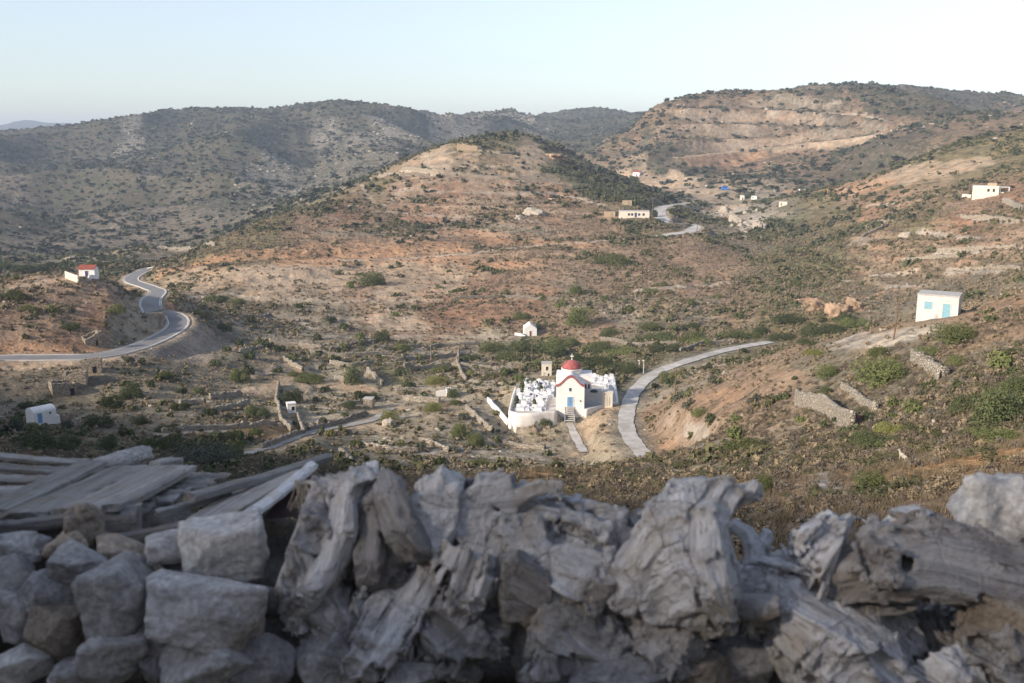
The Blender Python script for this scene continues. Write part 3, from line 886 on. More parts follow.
ribbon('road', ROADS['pass'], 3.2, .12, M['concrete'], rough=.3)
ribbon('lane', ROADS['lane'], 1.0, .08, M['lane'], rough=.22)
ribbon('path', fp, .8, .06, M['concrete'], rough=.14)

# ------------------------------------------------------------------ walls
def wall(name, pix, h, thick, mat, label, cat='wall', group=None, rmin=40, step=0.7, jit=.12, top=None, pts=None, base=.6):
    P0 = pts if pts is not None else [hit(x, y, rmin) for x, y in pix]
    P = []
    for a, b in zip(P0[:-1], P0[1:]):
        n = max(1, int((b - a).length / step))
        P += [a.lerp(b, k / n) for k in range(n)]
    P.append(P0[-1])
    rr = random.Random(int(P[0].x * 100) + len(P))
    v, f = [], []
    prof = ((-.5, None), (-.5, 0.0), (-.48, .35), (-.46, .7), (-.42, 1.0), (.0, 1.02), (.42, 1.0), (.46, .7), (.48, .35), (.5, 0.0), (.5, None))
    dip = 1.0
    for i, p in enumerate(P):
        q = P[min(i + 1, len(P) - 1)] - P[max(i - 1, 0)]
        nrm = Vector((q.y, -q.x, 0)).normalized()
        g = ground(p.x, p.y)
        if rr.random() < .06: dip = rr.uniform(.6, 1.0)
        dip = dip + (1 - dip) * .3
        hh = (h * (1 + rr.uniform(-jit, jit)) * (dip if jit > .05 else 1)) if top is None else None
        for o, t in prof:
            z = g - base if t is None else (g + hh * t if top is None else g + (top - g) * t)
            w = p + nrm * (o * thick + (rr.uniform(-jit, jit) * thick * .5 if t is not None else 0))
            v.append((w.x, w.y, z + (rr.uniform(-jit, jit) * .3 if t else 0)))
        if i:
            m_ = len(prof)
            for k in range(m_ - 1): f.append((m_ * i - m_ + k, m_ * i - m_ + k + 1, m_ * i + k + 1, m_ * i + k))
    me = np_mesh(name, v, f)
    bm = bmesh.new(); bm.from_mesh(me)
    for e in [e for e in bm.edges if e.is_boundary]: pass
    bmesh.ops.holes_fill(bm, edges=[e for e in bm.edges if e.is_boundary], sides=0)
    bmesh.ops.triangulate(bm, faces=[q for q in bm.faces if len(q.verts) > 4])
    bm.to_mesh(me); bm.free()
    return tag(link(name, me, mat), label, cat, group)
FIELD = "dry stone field walls in the valley"
for pix, h, mt_, lab in (
    ([(279,386),(276,401),(281,421),(292,432)], 1.2, 'pale_wall', 'pale field wall running down past the little white box hut'),
    ([(298,417),(301,426),(304,434)], 1.1, 'pale_wall', 'short tan wall just below the little white box hut'),
    ([(367,373),(375,378),(383,386)], 1.5, 'pale_wall', 'short rough wall climbing above the stone pillar hut'),
    ([(403,400),(420,402),(440,403)], 1.3, 'pale_wall', 'low field wall below the white ruin'),
    ([(466,409),(478,421),(493,433)], 1.3, 'pale_wall', 'beige rough wall descending left of the churchyard'),
    ([(262,449),(285,440),(306,431)], 1.0, 'stone_wall', 'grey wall along the lower edge of the concrete lane'),
    ([(309,431),(340,424),(366,415)], 1.0, 'stone_wall', 'grey wall along the upper side of the concrete lane'),
    ([(330,408),(350,405),(364,403)], .9, 'pale_wall', 'low pale terrace wall leading to the stone pillar hut'),
    ([(205,415),(228,410),(249,404)], 1.1, 'pale_wall', 'grey terrace wall on the left valley floor above the big thicket'),
    ([(162,433),(200,430),(240,428),(276,424)], 1.0, 'pale_wall', 'long grey terrace wall just above the big thicket'),
    ([(269,343),(298,346),(322,349)], 1.2, 'pale_wall', 'tan terrace wall right of the road bend'),
    ([(284,360),(303,371)], 1.1, 'pale_wall', 'short pale wall by the bushes in mid valley'),
    ([(345,371),(356,380)], 1.0, 'pale_wall', 'short pale wall left of the rough valley wall'),
    ([(400,349),(440,347),(480,344)], 1.2, 'pale_wall', 'long terrace wall below the reddish bank'),
    ([(402,358),(440,357),(470,356)], 1.1, 'pale_wall', 'middle terrace wall between the two valley poles'),
    ([(459,352),(457,362),(461,374),(466,381)], 1.2, 'pale_wall', 'pale wall running downhill to the white ruin'),
    ([(470,389),(500,391),(520,391)], 1.1, 'stone_wall', 'terrace wall left of the cypress trees'),
    ([(600,340),(640,346),(680,344)], 1.1, 'stone_wall', 'terrace wall among bushes behind the church'),
    ([(357,444),(390,450),(420,452)], .7, 'pale_wall', 'ruined low wall zigzagging on the rocky knoll'),
    ([(340,452),(352,462)], .8, 'pale_wall', 'short ruined wall near the tip of the long beam'),
    ([(842,388),(858,399),(876,410)], .9, 'pale_wall', 'pale broken wall uphill of the long grey wall'),
    ([(240,318),(270,316),(300,322)], 1.2, 'stone_wall', 'faint terrace wall above the left valley'),
    ([(380,341),(350,347),(330,352)], 1.2, 'stone_wall', 'terrace wall at the foot of the central hill'),
    ([(160,247),(190,249),(215,246)], 1.8, 'pale_wall', 'distant pale wall on the shoulder behind the winding road'),
    ([(455,300),(500,297),(560,300)], 1.2, 'stone_wall', 'faint wall crossing the front of the central hill'),
    ([(402,170),(440,176),(500,179),(560,183)], 1.6, 'ruin', 'long thin terrace wall under the hilltop ruin'),
    ([(370,180),(400,176),(430,176)], 1.6, 'ruin', 'thin terrace wall on the left shoulder of the hilltop'),
    ([(430,157),(445,153),(455,150)], 1.6, 'ruin', 'short low wall left of the hilltop ruin'),
    ([(478,152),(500,154),(520,154)], 1.6, 'ruin', 'short low wall right of the hilltop ruin'),
    ([(240,353),(252,350),(263,349)], 1.1, 'pale_wall', 'short pale terrace wall below the road bend'),
    ([(330,364),(352,367),(372,364)], 1.2, 'pale_wall', 'pale terrace wall across the middle of the valley floor'),
    ([(395,393),(420,391),(446,392)], 1.1, 'pale_wall', 'pale terrace wall just above the low white ruin'),
    ([(335,379),(350,381),(363,383)], 1.1, 'pale_wall', 'pale terrace wall above the concrete lane hut'),
    ([(404,367),(450,366),(500,369)], 1.1, 'pale_wall', 'long pale terrace wall left of the beige tower house'),
    ([(210,399),(225,397),(240,395)], 1.1, 'pale_wall', 'pale terrace wall in the left part of the valley'),
    ([(180,405),(193,404),(206,403)], 1.1, 'pale_wall', 'pale terrace wall nearest to the beige ruin pair'),
    ([(310,353),(345,357),(390,355)], 1.2, 'pale_wall', 'long pale wall under the bare scree chute'),
    ([(500,441),(520,447),(545,449)], .8, 'pale_wall', 'low crumbled wall on the slope under the churchyard'),
    ([(420,440),(436,446),(450,452)], .8, 'pale_wall', 'low crumbled wall among rocks left of the churchyard'),
    ([(680,352),(705,344),(735,342)], 1.2, 'pale_wall', 'pale terrace wall behind the upper end of the concrete road'),
    ([(935,252),(975,250),(1016,248)], 1.5, 'ruin', 'pale terrace wall across the right hillside'),
    ([(862,238),(876,232),(888,226)], 1.6, 'ruin', 'stepped terrace wall on the right hillside'),
    ([(866,229),(880,223),(890,220)], 1.6, 'ruin', 'upper stepped terrace wall on the right hillside'),
    ([(852,246),(864,243),(874,241)], 1.6, 'ruin', 'lower stepped terrace wall on the right hillside'),
    ([(900,262),(935,258),(960,258)], 1.5, 'ruin', 'middle terrace wall above the ravine'),
    ([(946,272),(985,270),(1020,271)], 1.4, 'ruin', 'lowest terrace wall above the blue shuttered house'),
    ([(960,217),(990,219),(1020,223)], 1.4, 'ruin', 'terrace wall below the white villa')):
    wall('stone_wall', pix, h * .9, .6, M[mt_], lab, 'wall', FIELD if h < 1.55 else None, rmin=40, step=.5, jit=.2)
wall('stone_wall', [(796,403),(812,409),(832,419),(852,430)], 1.9, .6, M['pale_wall'], 'tall straight pale grey stone wall on the near right slope', 'wall', rmin=50, step=.4, jit=.025)
wall('stone_wall', [(914,359),(924,366),(934,373),(944,377)], 1.2, 1.1, M['pale_wall'], 'pale tumbled wall among green bushes below the blue shuttered house', 'wall', rmin=50, step=.4, jit=.22)
wall('plaster_wall', [(488,402),(495,410),(502,418),(509,426)], 1.1, .5, M['whitewall'], 'low white plastered wall climbing away left from the churchyard', 'wall', rmin=100, jit=.03)
# churchyard walls
wall('churchyard_wall', None, 0, .5, M['whitewall'], 'tall white retaining wall wrapped round the crowded left half of the churchyard', 'wall', pts=YARD_L, top=YARD_Z + .45, jit=.02, base=1.5)
wall('churchyard_wall', None, 0, .5, M['whitewall'], 'low white wall round the right side of the churchyard beside the road', 'wall', pts=YARD_R, top=YARD_Z + .35, jit=.02, base=1.5)
mb = MB(); mb.poly_prism([(p.x, p.y) for p in (YARD_L + [CH + Vector((-2, 5, 0)), CH + Vector((2, 5, 0))] + YARD_R)], YARD_Z - .3, YARD_Z)
tag(mb.build('churchyard_paving', M['concrete']), kind='structure')
# ------------------------------------------------------------------ church
def arch_profile(w, eave, apex, n=16):
    """gable whose edge swings up like a flattened ogee"""
    pts = []
    for k in range(n + 1):
        t = k / n; x = -w / 2 + w * t
        u = 1 - abs(2 * t - 1)
        pts.append((x, eave + (apex - eave) * (0.5 - 0.5 * math.cos(math.pi * min(1, u * .92 + .08 * u)) )))
    return pts
CZ = Vector((CH.x, CH.y, CHZ))
ch = tag(empty('church', CZ, -CH_PHI - .02), 'white church with red dome, white cross and red edged gable', 'church')
W = 5.5
prof = arch_profile(W, 6.0, 7.9)
mb = MB(); mb.extrude_xz([(-W/2, -1.2), (W/2, -1.2)] + prof[::-1], 0, 9.0)
mb.box(-2.75, -1.0, -.22, 0, -1.2, 1.9); mb.box(1.0, 2.75, -.22, 0, -1.2, 1.85)
nave = mb.build('nave', M['white'], ch)
mb = MB()
for (x0, z0), (x1, z1) in zip(prof[:-1], prof[1:]):
    v = [mb.bm.verts.new((x, y, z)) for x, z in ((x0, z0 - .12), (x1, z1 - .12), (x1, z1 + .28), (x0, z0 + .28)) for y in (-.16, .25)]
    for q in ((0, 2, 3, 1), (2, 4, 5, 3), (4, 6, 7, 5), (6, 0, 1, 7), (0, 6, 4, 2), (1, 3, 5, 7)): mb.bm.faces.new([v[i] for i in q])
mb.build('gable_trim', M['red'], ch)
mb = MB(); mb.box(-2.9, 4.1, 4.2, 9.6, -1.2, 6.9); mb.box(-2.98, 4.18, 4.12, 9.68, 6.9, 7.02); mb.build('transept', M['white'], ch)
for dx in (2.95, 3.6):
    mb = MB(); mb.box(dx - .17, dx + .17, 4.12, 4.19, 3.9, 5.3); mb.cyl((dx, 4.12, 5.3), (dx, 4.19, 5.3), .17, n=14)
    fr = mb.build('window', M['red'], ch)
    mb = MB(); mb.box(dx - .09, dx + .09, 4.09, 4.12, 4.0, 5.3); mb.build('pane', M['dark'], fr)
mb = MB(); mb.cyl((.1, 7, 6.0), (.1, 7, 7.95), 2.05, 2.02, 8); mb.cyl((.1, 7, 7.95), (.1, 7, 8.08), 2.14, 2.14, 24); dr = mb.build('drum', M['white'], ch)
for k in range(3):
    a = -math.pi / 2 + (k - 1) * math.pi / 4
    mb = MB(); mb.box(-.12, .12, -.03, .03, 6.9, 7.6, a + math.pi / 2, (0, 0, 0)); o = mb.build('window', M['bluegrey'], dr)
    o.location = (.1 + 1.93 * math.cos(a), 7 + 1.93 * math.sin(a), 0)
mb = MB(); mb.dome((.1, 7, 8.08), 1.95, 1.62, 28, 9); mb.build('dome', M['red'], ch, smooth=True)
mb = MB(); mb.cyl((.1, 7, 9.6), (.1, 7, 9.95), .14, .10, 8); mb.box(.03, .17, 6.93, 7.07, 9.9, 10.95); mb.box(-.28, .48, 6.935, 7.065, 10.4, 10.55); mb.build('cross', M['white'], ch)
mb = MB(); mb.box(-.55, .55, -.05, .05, 1.9, 3.85); dd = mb.build('door', M['blue'], ch)
mb = MB(); mb.box(-.68, -.55, -.09, .03, 1.9, 4.0); mb.box(.55, .68, -.09, .03, 1.9, 4.0); mb.box(-.55, .55, -.09, .03, 3.85, 4.0); mb.build('door_frame', M['white'], dd)
mb = MB(); mb.box(-.015, .015, -.065, -.05, 1.95, 3.8); mb.box(.1, .16, -.09, -.05, 2.8, 2.95); mb.build('leaf_gap', M['navy'], dd)
mb = MB(); mb.box(-.24, .24, -.04, .05, 5.0, 5.65); wd = mb.build('window', M['navy'], ch)
mb = MB(); mb.box(-.30, .30, -.09, .04, 4.9, 5.0); mb.build('sill', M['white'], wd)
mb = MB()
for k in range(8): mb.box(-.85, .85, -.28 * (8 - k) - .1, 0, -.4 + (0 if k == 0 else .3 * k - .3 + .4 - .0) , .3 * (k + 1) - .5)
mb.build('stair', M['concrete'], ch)
for s in (-1, 1):
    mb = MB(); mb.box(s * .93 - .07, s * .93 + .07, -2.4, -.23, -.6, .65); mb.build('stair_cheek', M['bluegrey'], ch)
mb = MB(); mb.box(1.9, 2.06, -.14, 0, 2.95, 3.25); mb.build('wall_lamp', M['dark'], ch)

# annexe right of the church
an = tag(empty('annexe', CZ + Vector((0, 0, 0)), -CH_PHI - .02), 'rendered block with bluish shade in its wall colour and dark arched mark between the church and the right tombs', 'building')
mb = MB(); mb.box(2.78, 6.3, 3.2, 4.1, .4, 4.6); mb.build('wall', M['bluegrey'], an)  # the annexe's bluish shade is put into this wall colour
mb = MB(); mb.box(6.3, 8.3, 3.0, 4.6, .4, 3.9); mb.box(6.2, 8.4, 2.9, 4.7, 3.9, 4.05); mb.build('bell_shed', M['cream'], an)
for x in (6.55, 7.05, 7.55): 
    mb = MB(); mb.box(x, x + .22, 2.96, 3.0, 1.4, 3.5); mb.build('opening', M['slab'], an)
mb = MB(); mb.dome((4.6, 3.17, 4.2), .75, .45, 14, 4); mb.build('arched_mark', M['dark'], an)

# tombs
def ch_pt(px, py): return on_plane(px, py, YARD_Z)
def tomb_parts(kind):
    root = empty('tomb', (0, 0, 0))
    mb = MB(); mb.box(-.5, .5, -1.05, 1.05, 0, .55, bevel=.03); mb.box(-.58, .58, -1.12, 1.12, 0, .14); mb.build('plinth', M['marble'], root)
    mb = MB(); mb.box(-.46, .46, -.98, .98, .55, .66, bevel=.02); mb.build('lid', M['marble'], root)
    if kind == 'cross':
        mb = MB(); mb.box(-.4, .4, .75, 1.0, .66, 1.15); mb.box(-.07, .07, .82, .94, 1.15, 2.1); mb.box(-.32, .32, .82, .94, 1.6, 1.75); mb.build('cross', M['marble'], root)
    elif kind == 'stone':
        mb = MB(); mb.extrude_xz([(-.48, .66), (.48, .66), (.48, 1.5), (.3, 1.75), (0, 1.85), (-.3, 1.75), (-.48, 1.5)], .78, .96); mb.build('headstone', M['marble'], root)
    else:
        mb = MB(); mb.box(-.45, .45, .4, 1.0, .66, 1.7); mb.extrude_xz([(-.52, 1.7), (.52, 1.7), (0, 2.15)], .34, 1.06); s_ = mb.build('shrine', M['marble'], root)
        mb = MB(); mb.box(-.26, .26, .37, .4, .95, 1.5); mb.build('glass_door', M['navy'], s_)
    return root
def copy_tree(o, parent=None):
    c = o.copy(); COL.objects.link(c)
    if parent is not None:
        c.parent = parent; c.matrix_parent_inverse = o.matrix_parent_inverse.copy()
    for k in list(o.children): copy_tree(k, c)
    return c
TPROTO = {k: tomb_parts(k) for k in ('cross', 'stone', 'shrine')}
TL = {'cross': 'white tomb with marble cross', 'stone': 'white tomb with rounded headstone', 'shrine': 'white tomb with small gabled shrine'}
used = set(); rt = random.Random(4)
tomb_spots = []
for row, py in enumerate((386.5, 388.5, 391, 393.5, 396.5, 399.5, 402.5, 405.5, 409)):
    x0 = 517.5 - (py - 386) * .27 + 4; n = 9
    for k in range(n):
        px = x0 + (554 - x0) * (k + .5) / n + rt.uniform(-1, 1)
        if row >= 5 and k > 6: continue
        tomb_spots.append((px, py + rt.uniform(-.6, .6), 'left'))
for row, py in enumerate((379.5, 382, 385, 388.5, 392.5)):
    for k in range(6 if row < 3 else 3):
        px = (592 if row < 3 else 606) + (22 if row < 3 else 9) * (k + .5) / (6 if row < 3 else 3) + rt.uniform(-.7, .7)
        tomb_spots.append((px, py + rt.uniform(-.4, .4), 'right'))
for px, py, side in tomb_spots:
    kind = rt.choice(('cross', 'cross', 'stone', 'stone', 'stone', 'shrine'))
    o = TPROTO[kind] if kind not in used else copy_tree(TPROTO[kind])
    used.add(kind)
    p = ch_pt(px, py)
    o.location = (p.x, p.y, YARD_Z); o.rotation_euler = (0, 0, -CH_PHI + rt.choice((0, 0, math.pi / 2, .15, -.2))); sc = rt.uniform(.8, 1.25); zs = (.66 if side == 'left' else .5) * sc * rt.uniform(.8, 1.2); o.scale = (sc * (1.05 if side == 'left' else .8), sc * .95, zs)
    tag(o, TL[kind] + (' in the crowded left half of the churchyard' if side == 'left' else ' in the small right half of the churchyard'), 'tomb', 'white tombs in the churchyard')

# ------------------------------------------------------------------ houses
def house(name, px, py, w, d, h, label, cat='house', yaw=0.0, roof='flat', mat='white', roofmat=None, openings=(), r=None, base=2.5, rh=1.2, rmin=60, sink=0.0, z=None):
    """openings: (kind, x, z, w, h, material) on the front (y=0); kinds with prefix 'L:' on the left end, 'R:' on the right end"""
    p = hit(px, py, rmin) if r is None else Vector((math.sin(pt_r(px, py)[0]) * r, math.cos(pt_r(px, py)[0]) * r, pt_r(px, py)[1] * r))
    if z is not None: p.z = z
    root = tag(empty(name, (p.x, p.y, p.z - sink), face_cam(p, yaw)), label, cat)
    mb = MB()
    if roof == 'gable_side':   # ridge runs along the front
        pr = [(0, -base), (d, -base), (d, h), (d / 2, h + rh), (0, h)]
        a = [mb.bm.verts.new((-w / 2, y, zz)) for y, zz in pr]; b = [mb.bm.verts.new((w / 2, y, zz)) for y, zz in pr]
        mb.bm.faces.new(a); mb.bm.faces.new(b[::-1])
        for i in range(5): mb.bm.faces.new((a[i], a[(i + 1) % 5], b[(i + 1) % 5], b[i]))
    elif roof in ('gable_front', 'vault_front'):
        if roof == 'gable_front': top = [(w / 2, h), (0, h + rh), (-w / 2, h)]
        else: top = [(w / 2 * math.cos(math.pi * k / 12), h + rh * math.sin(math.pi * k / 12)) for k in range(13)]
        mb.extrude_xz([(-w / 2, -base), (w / 2, -base)] + top, 0, d)
    elif roof == 'vault_side':
        pr = [(0, -base), (d, -base)] + [(d / 2 + d / 2 * math.cos(math.pi * k / 12), h + rh * math.sin(math.pi * k / 12)) for k in range(13)]
        a = [mb.bm.verts.new((-w / 2, y, zz)) for y, zz in pr]; b = [mb.bm.verts.new((w / 2, y, zz)) for y, zz in pr]
        mb.bm.faces.new(a); mb.bm.faces.new(b[::-1]); n = len(pr)
        for i in range(n): mb.bm.faces.new((a[i], a[(i + 1) % n], b[(i + 1) % n], b[i]))
    else:
        mb.box(-w / 2, w / 2, 0, d, -base, h)
    wl = mb.build('wall', M[mat], root)
    rm = M[roofmat] if roofmat else None
    if rm is not None:
        mb = MB()
        if roof == 'gable_side':
            sl = math.hypot(d / 2, rh)
            for s in (0, 1):
                y0, z0 = (-.2, h - .4 * rh / d) if s == 0 else (d + .2, h - .4 * rh / d)
                q = [(-w / 2 - .15, y0, z0 + .02), (w / 2 + .15, y0, z0 + .02), (w / 2 + .15, d / 2, h + rh + .03), (-w / 2 - .15, d / 2, h + rh + .03)]
                a = [mb.bm.verts.new(c) for c in q]; b = [mb.bm.verts.new((c[0], c[1], c[2] + .16)) for c in q]
                mb.bm.faces.new(a[::-1]); mb.bm.faces.new(b)
                for i in range(4): mb.bm.faces.new((a[i], a[(i + 1) % 4], b[(i + 1) % 4], b[i]))
        elif roof == 'flat':
            mb.box(-w / 2 - .06, w / 2 + .06, -.06, d + .06, h + .003, h + .2)
        mb.build('roof', rm, root)
    for kind, x, zc, ww, hh, mm in openings:
        side = ''
        if ':' in kind: side, kind = kind.split(':')
        mb = MB(); fr = MB()
        if side == 'L':
            mb.box(-w / 2 - .03, -w / 2 + .03, x - ww / 2, x + ww / 2, zc, zc + hh); fr.box(-w / 2 - .06, -w / 2 - .004, x - ww / 2 - .08, x + ww / 2 + .08, zc - .1, zc - .002)
        elif side == 'R':
            mb.box(w / 2 - .03, w / 2 + .03, x - ww / 2, x + ww / 2, zc, zc + hh); fr.box(w / 2 + .004, w / 2 + .06, x - ww / 2 - .08, x + ww / 2 + .08, zc - .1, zc - .002)
        else:
            mb.box(x - ww / 2, x + ww / 2, -.03, .03, zc, zc + hh)
            fr.box(x - ww / 2 - .09, x - ww / 2 - .002, -.06, -.004, zc, zc + hh + .09); fr.box(x + ww / 2 + .002, x + ww / 2 + .09, -.06, -.004, zc, zc + hh + .09)
            fr.box(x - ww / 2, x + ww / 2, -.06, -.004, zc + hh + .002, zc + hh + .09)
        o = mb.build(kind, M[mm], root)
        fr.build('frame', M[mat], o)
    return root
bs = house('stone_cottage', 936, 323, 5.4, 4.2, 3.8, 'white flat roofed house with pale blue door and shutters on the right slope', yaw=-.10, r=150, roofmat='slab', mat='cottage',
      openings=(('shutter', -1.2, 1.9, 1.0, 1.05, 'paleblue'), ('door', 1.2, .85, 1.0, 1.95, 'paleblue')), base=2.5)
o = MB().box(2.2, 2.73, 1.2, 1.8, .5, 3.3).build('corner_paint', M['paleblue'], bs)
mb = MB(); mb.box(-.2, .2, -.02, .005, 1.5, 2.3); mb.build('bare_patch', M['cream'], bs).location = (.3, -.004, 0)
mb = MB(); mb.cyl((1.3, -.08, 3.25), (1.3, -.02, 3.25), .07, n=8); mb.build('lamp', M['metal'], bs)
house('chapel', 87, 277, 4.0, 3.0, 2.1, 'white chapel with red tiled roof on top of the left knoll', 'chapel', yaw=-.35, roof='gable_side', roofmat='tile', rh=.75, rmin=200,
      openings=(('door', .0, 0, .8, 1.6, 'navy'), ('L:window', 1.6, .9, .4, .6, 'dark')))
p = hit(84, 277, 200)
wall('terrace_wall', [(66,278),(74,281),(80,283.5)], 1.7, .5, M['cream'], 'cream terrace wall in front of the red roofed chapel', 'wall', rmin=200, jit=.02)
wall('terrace_wall', [(89,279.5),(97,277.5)], 1.0, .5, M['whitewall'], 'short whitewashed wall at the right end of the red roofed chapel', 'wall', rmin=200, jit=.02)
cp = house('chapel', 46, 425, 3.9, 2.9, 1.8, 'small white vaulted chapel with blue door low on the left slope', 'chapel', yaw=.42, roof='vault_side', rh=.75, rmin=120, sink=-.55,
      openings=(('door', -.9, 0, .75, 1.7, 'blue'), ('window', .9, 1.2, .3, .45, 'navy')))
mb = MB(); mb.box(1.95, 2.6, .2, 1.6, -1.5, .6); mb.build('buttress', M['white'], cp)
ck = house('chapel', 530.5, 336, 3.7, 5.0, 2.2, 'tiny white chapel with pointed gable above the valley bushes', 'chapel', yaw=.08, roof='gable_front', rh=1.35, rmin=200, openings=(('door', 0, 0, .6, 1.5, 'ruin_door'),))
wall('plaster_wall', [(515,335),(521,336),(525.5,336.5)], .7, .5, M['whitewall'], 'short white wall left of the tiny gabled chapel', 'wall', rmin=200, jit=.02)
house('tower_house', 546.5, 376, 2.3, 2.2, 3.1, 'narrow beige two storey house with two windows behind the churchyard', 'house', roofmat='slab', mat='cream', rmin=150, r=None, sink=.3,
      openings=(('window', .1, 1.6, .5, .9, 'dark'), ('window', .45, .3, .4, .6, 'dark'), ('door', -.5, .1, .5, 1.1, 'slab')))
house('box_hut', 292, 413, 1.6, 1.5, 1.7, 'little white box hut with dark window on the valley floor', 'hut', rmin=120, yaw=.15, roofmat='white', openings=(('window', .25, .5, .6, .75, 'dark'),))
house('pillar_hut', 368, 409, 1.9, 1.6, 2.0, 'pale grey stone pillar hut at the end of the lane', 'hut', rmin=120, yaw=-.3, mat='pale_wall', roofmat='slab', openings=(('opening', -.6, .1, .35, 1.5, 'ruin'),))
# white roofless ruin
p = hit(448, 396, 120); rn = tag(empty('white_ruin', p, face_cam(p)), 'low white ruin with broken slanting wall and dark doorway', 'ruin')
mb = MB(); mb.poly_prism([(-2.6, 0), (-.6, .2), (-.6, .6), (-2.6, .4)], -1.5, [1.0, 1.3, 1.3, 1.0]); mb.build('wall', M['whitewall'], rn)
mb = MB(); mb.poly_prism([(-.5, -.2), (.2, -1.2), (.5, -1.0), (-.1, .1)], -1.5, [1.9, .7, .7, 1.9]); mb.poly_prism([(-.1, .3), (2.0, .1), (2.0, .5), (-.1, .7)], -1.5, [1.9, 1.5, 1.5, 1.9]); mb.build('gable_wall', M['white'], rn)
mb = MB(); mb.box(.5, 1.2, .05, .2, 0, 1.0); mb.build('doorway', M['dark'], rn)
# stone ruins on the left
def ruin(px, py, w, d, h, label, yaw, tops, openings=(), rmin=120):
    p = hit(px, py, rmin); root = tag(empty('stone_ruin', p, face_cam(p, yaw)), label, 'ruin')
    t = .45; mb = MB(); rr = random.Random(int(px))
    def seg(x0, y0, x1, y1, a, b):
        n = max(2, int(math.hypot(x1 - x0, y1 - y0) / .7)); 
        dx, dy = x1 - x0, y1 - y0; L = math.hypot(dx, dy); nx, ny = -dy / L * t, dx / L * t
        for k in range(n):
            f0, f1 = k / n, (k + 1) / n
            za = h * (a + (b - a) * f0) + rr.uniform(-.18, .18); zb = h * (a + (b - a) * f1) + rr.uniform(-.18, .18)
            mb.poly_prism([(x0 + dx * f0, y0 + dy * f0), (x0 + dx * f1, y0 + dy * f1), (x0 + dx * f1 + nx, y0 + dy * f1 + ny), (x0 + dx * f0 + nx, y0 + dy * f0 + ny)], -2.0, [za, zb, zb, za])
    seg(-w/2, 0, w/2, 0, tops[0], tops[1]); seg(w/2, t, w/2, d, tops[1], tops[2]); seg(w/2 - t, d, -w/2, d, tops[2], tops[3]); seg(-w/2, d - t, -w/2, t, tops[3], tops[0])
    mb.build('wall', M['ruin'], root)
    for x, z0, ww, hh in openings:
        mb = MB(); mb.box(x - ww / 2, x + ww / 2, -.04, .06, z0, z0 + hh); mb.build('doorway', M['dark'], root)
    return root
ruin(94, 346, 3.6, 3.2, 2.9, 'roofless stone ruin standing just above the left road', .3, (.55, 1.05, 1.0, .6), ((.7, 0, .5, 1.2),), 150)
ruin(92, 374, 3.6, 3.0, 2.8, 'square stone ruin with dark doorway just under the left road', -.1, (.95, 1, 1, .9), ((.5, .2, .7, 1.3),), 150)
ruin(75, 388, 4.2, 3.4, 3.0, 'upper block of the beige stone ruin pair on the left slope', -.15, (.85, 1, 1, .95), (), 150)
ruin(66, 396, 4.6, 3.2, 2.7, 'lower front block of the beige stone ruin pair with dark doorway', .2, (1.05, .75, .8, 1), ((1.2, 0, .75, 1.3),), 150)
# farther buildings
house('long_house', 634, 217.5, 14.5, 6, 2.9, 'long low cream house with row of dark windows beside the pass road', 'house', mat='cream', roofmat='slab', rmin=400,
      openings=tuple(('window', x, .9, 1.0, 1.1, 'dark') for x in (-2.4, -.9, 2.4)) + (('door', .8, .2, 1.1, 2.1, 'navy'), ('window', 4.5, .9, 1.0, 1.1, 'dark')))
house('stone_shed', 609.5, 217, 5.4, 4, 2.5, 'plain tan stone shed just left of the long low house', 'shed', mat='ochre', rmin=400, openings=(('door', 1.2, .1, .9, 1.7, 'ruin'),))
house('ochre_building', 627, 205, 4.8, 4, 2.0, 'small bright ochre building on the slope behind the long low house', 'building', mat='ochre', roofmat='ochre', rmin=420, openings=(('door', 1.0, .1, .9, 1.5, 'ruin'),))
house('farmhouse', 636, 176, 6.5, 5, 3.4, 'small white house with pale red roof in the upper valley', 'house', yaw=-.4, roof='gable_side', roofmat='tile', rh=1.3, rmin=500, openings=(('window', -1.5, 1.2, .9, 1.1, 'dark'), ('door', .8, 0, 1.0, 2.0, 'dark')))
house('roadside_house', 803, 193, 7.0, 5, 2.6, 'small white house with dark opening below the right hill', 'house', mat='white', roofmat='slab', rmin=450, openings=(('opening', 2.2, .2, 2.0, 1.9, 'dark'),))
house('village_house', 742, 200, 3.2, 3.4, 3.2, 'left one of two pale houses above the rocky ravine', 'house', mat='cream', roofmat='slab', rmin=450, openings=(('door', .5, 0, .8, 1.7, 'dark'),))
house('village_house', 754, 199.5, 3.8, 3.4, 2.4, 'right, whiter one of two small houses above the rocky ravine', 'house', mat='white', roofmat='slab', rmin=450, openings=(('window', -.8, .9, .8, .8, 'dark'),))
house('stone_shed', 783, 206, 4.6, 3, 2.4, 'tan stone shed at the upper end of the ravine', 'shed', mat='cream', rmin=450, openings=(('door', -1.0, .1, .8, 1.6, 'ruin'),))
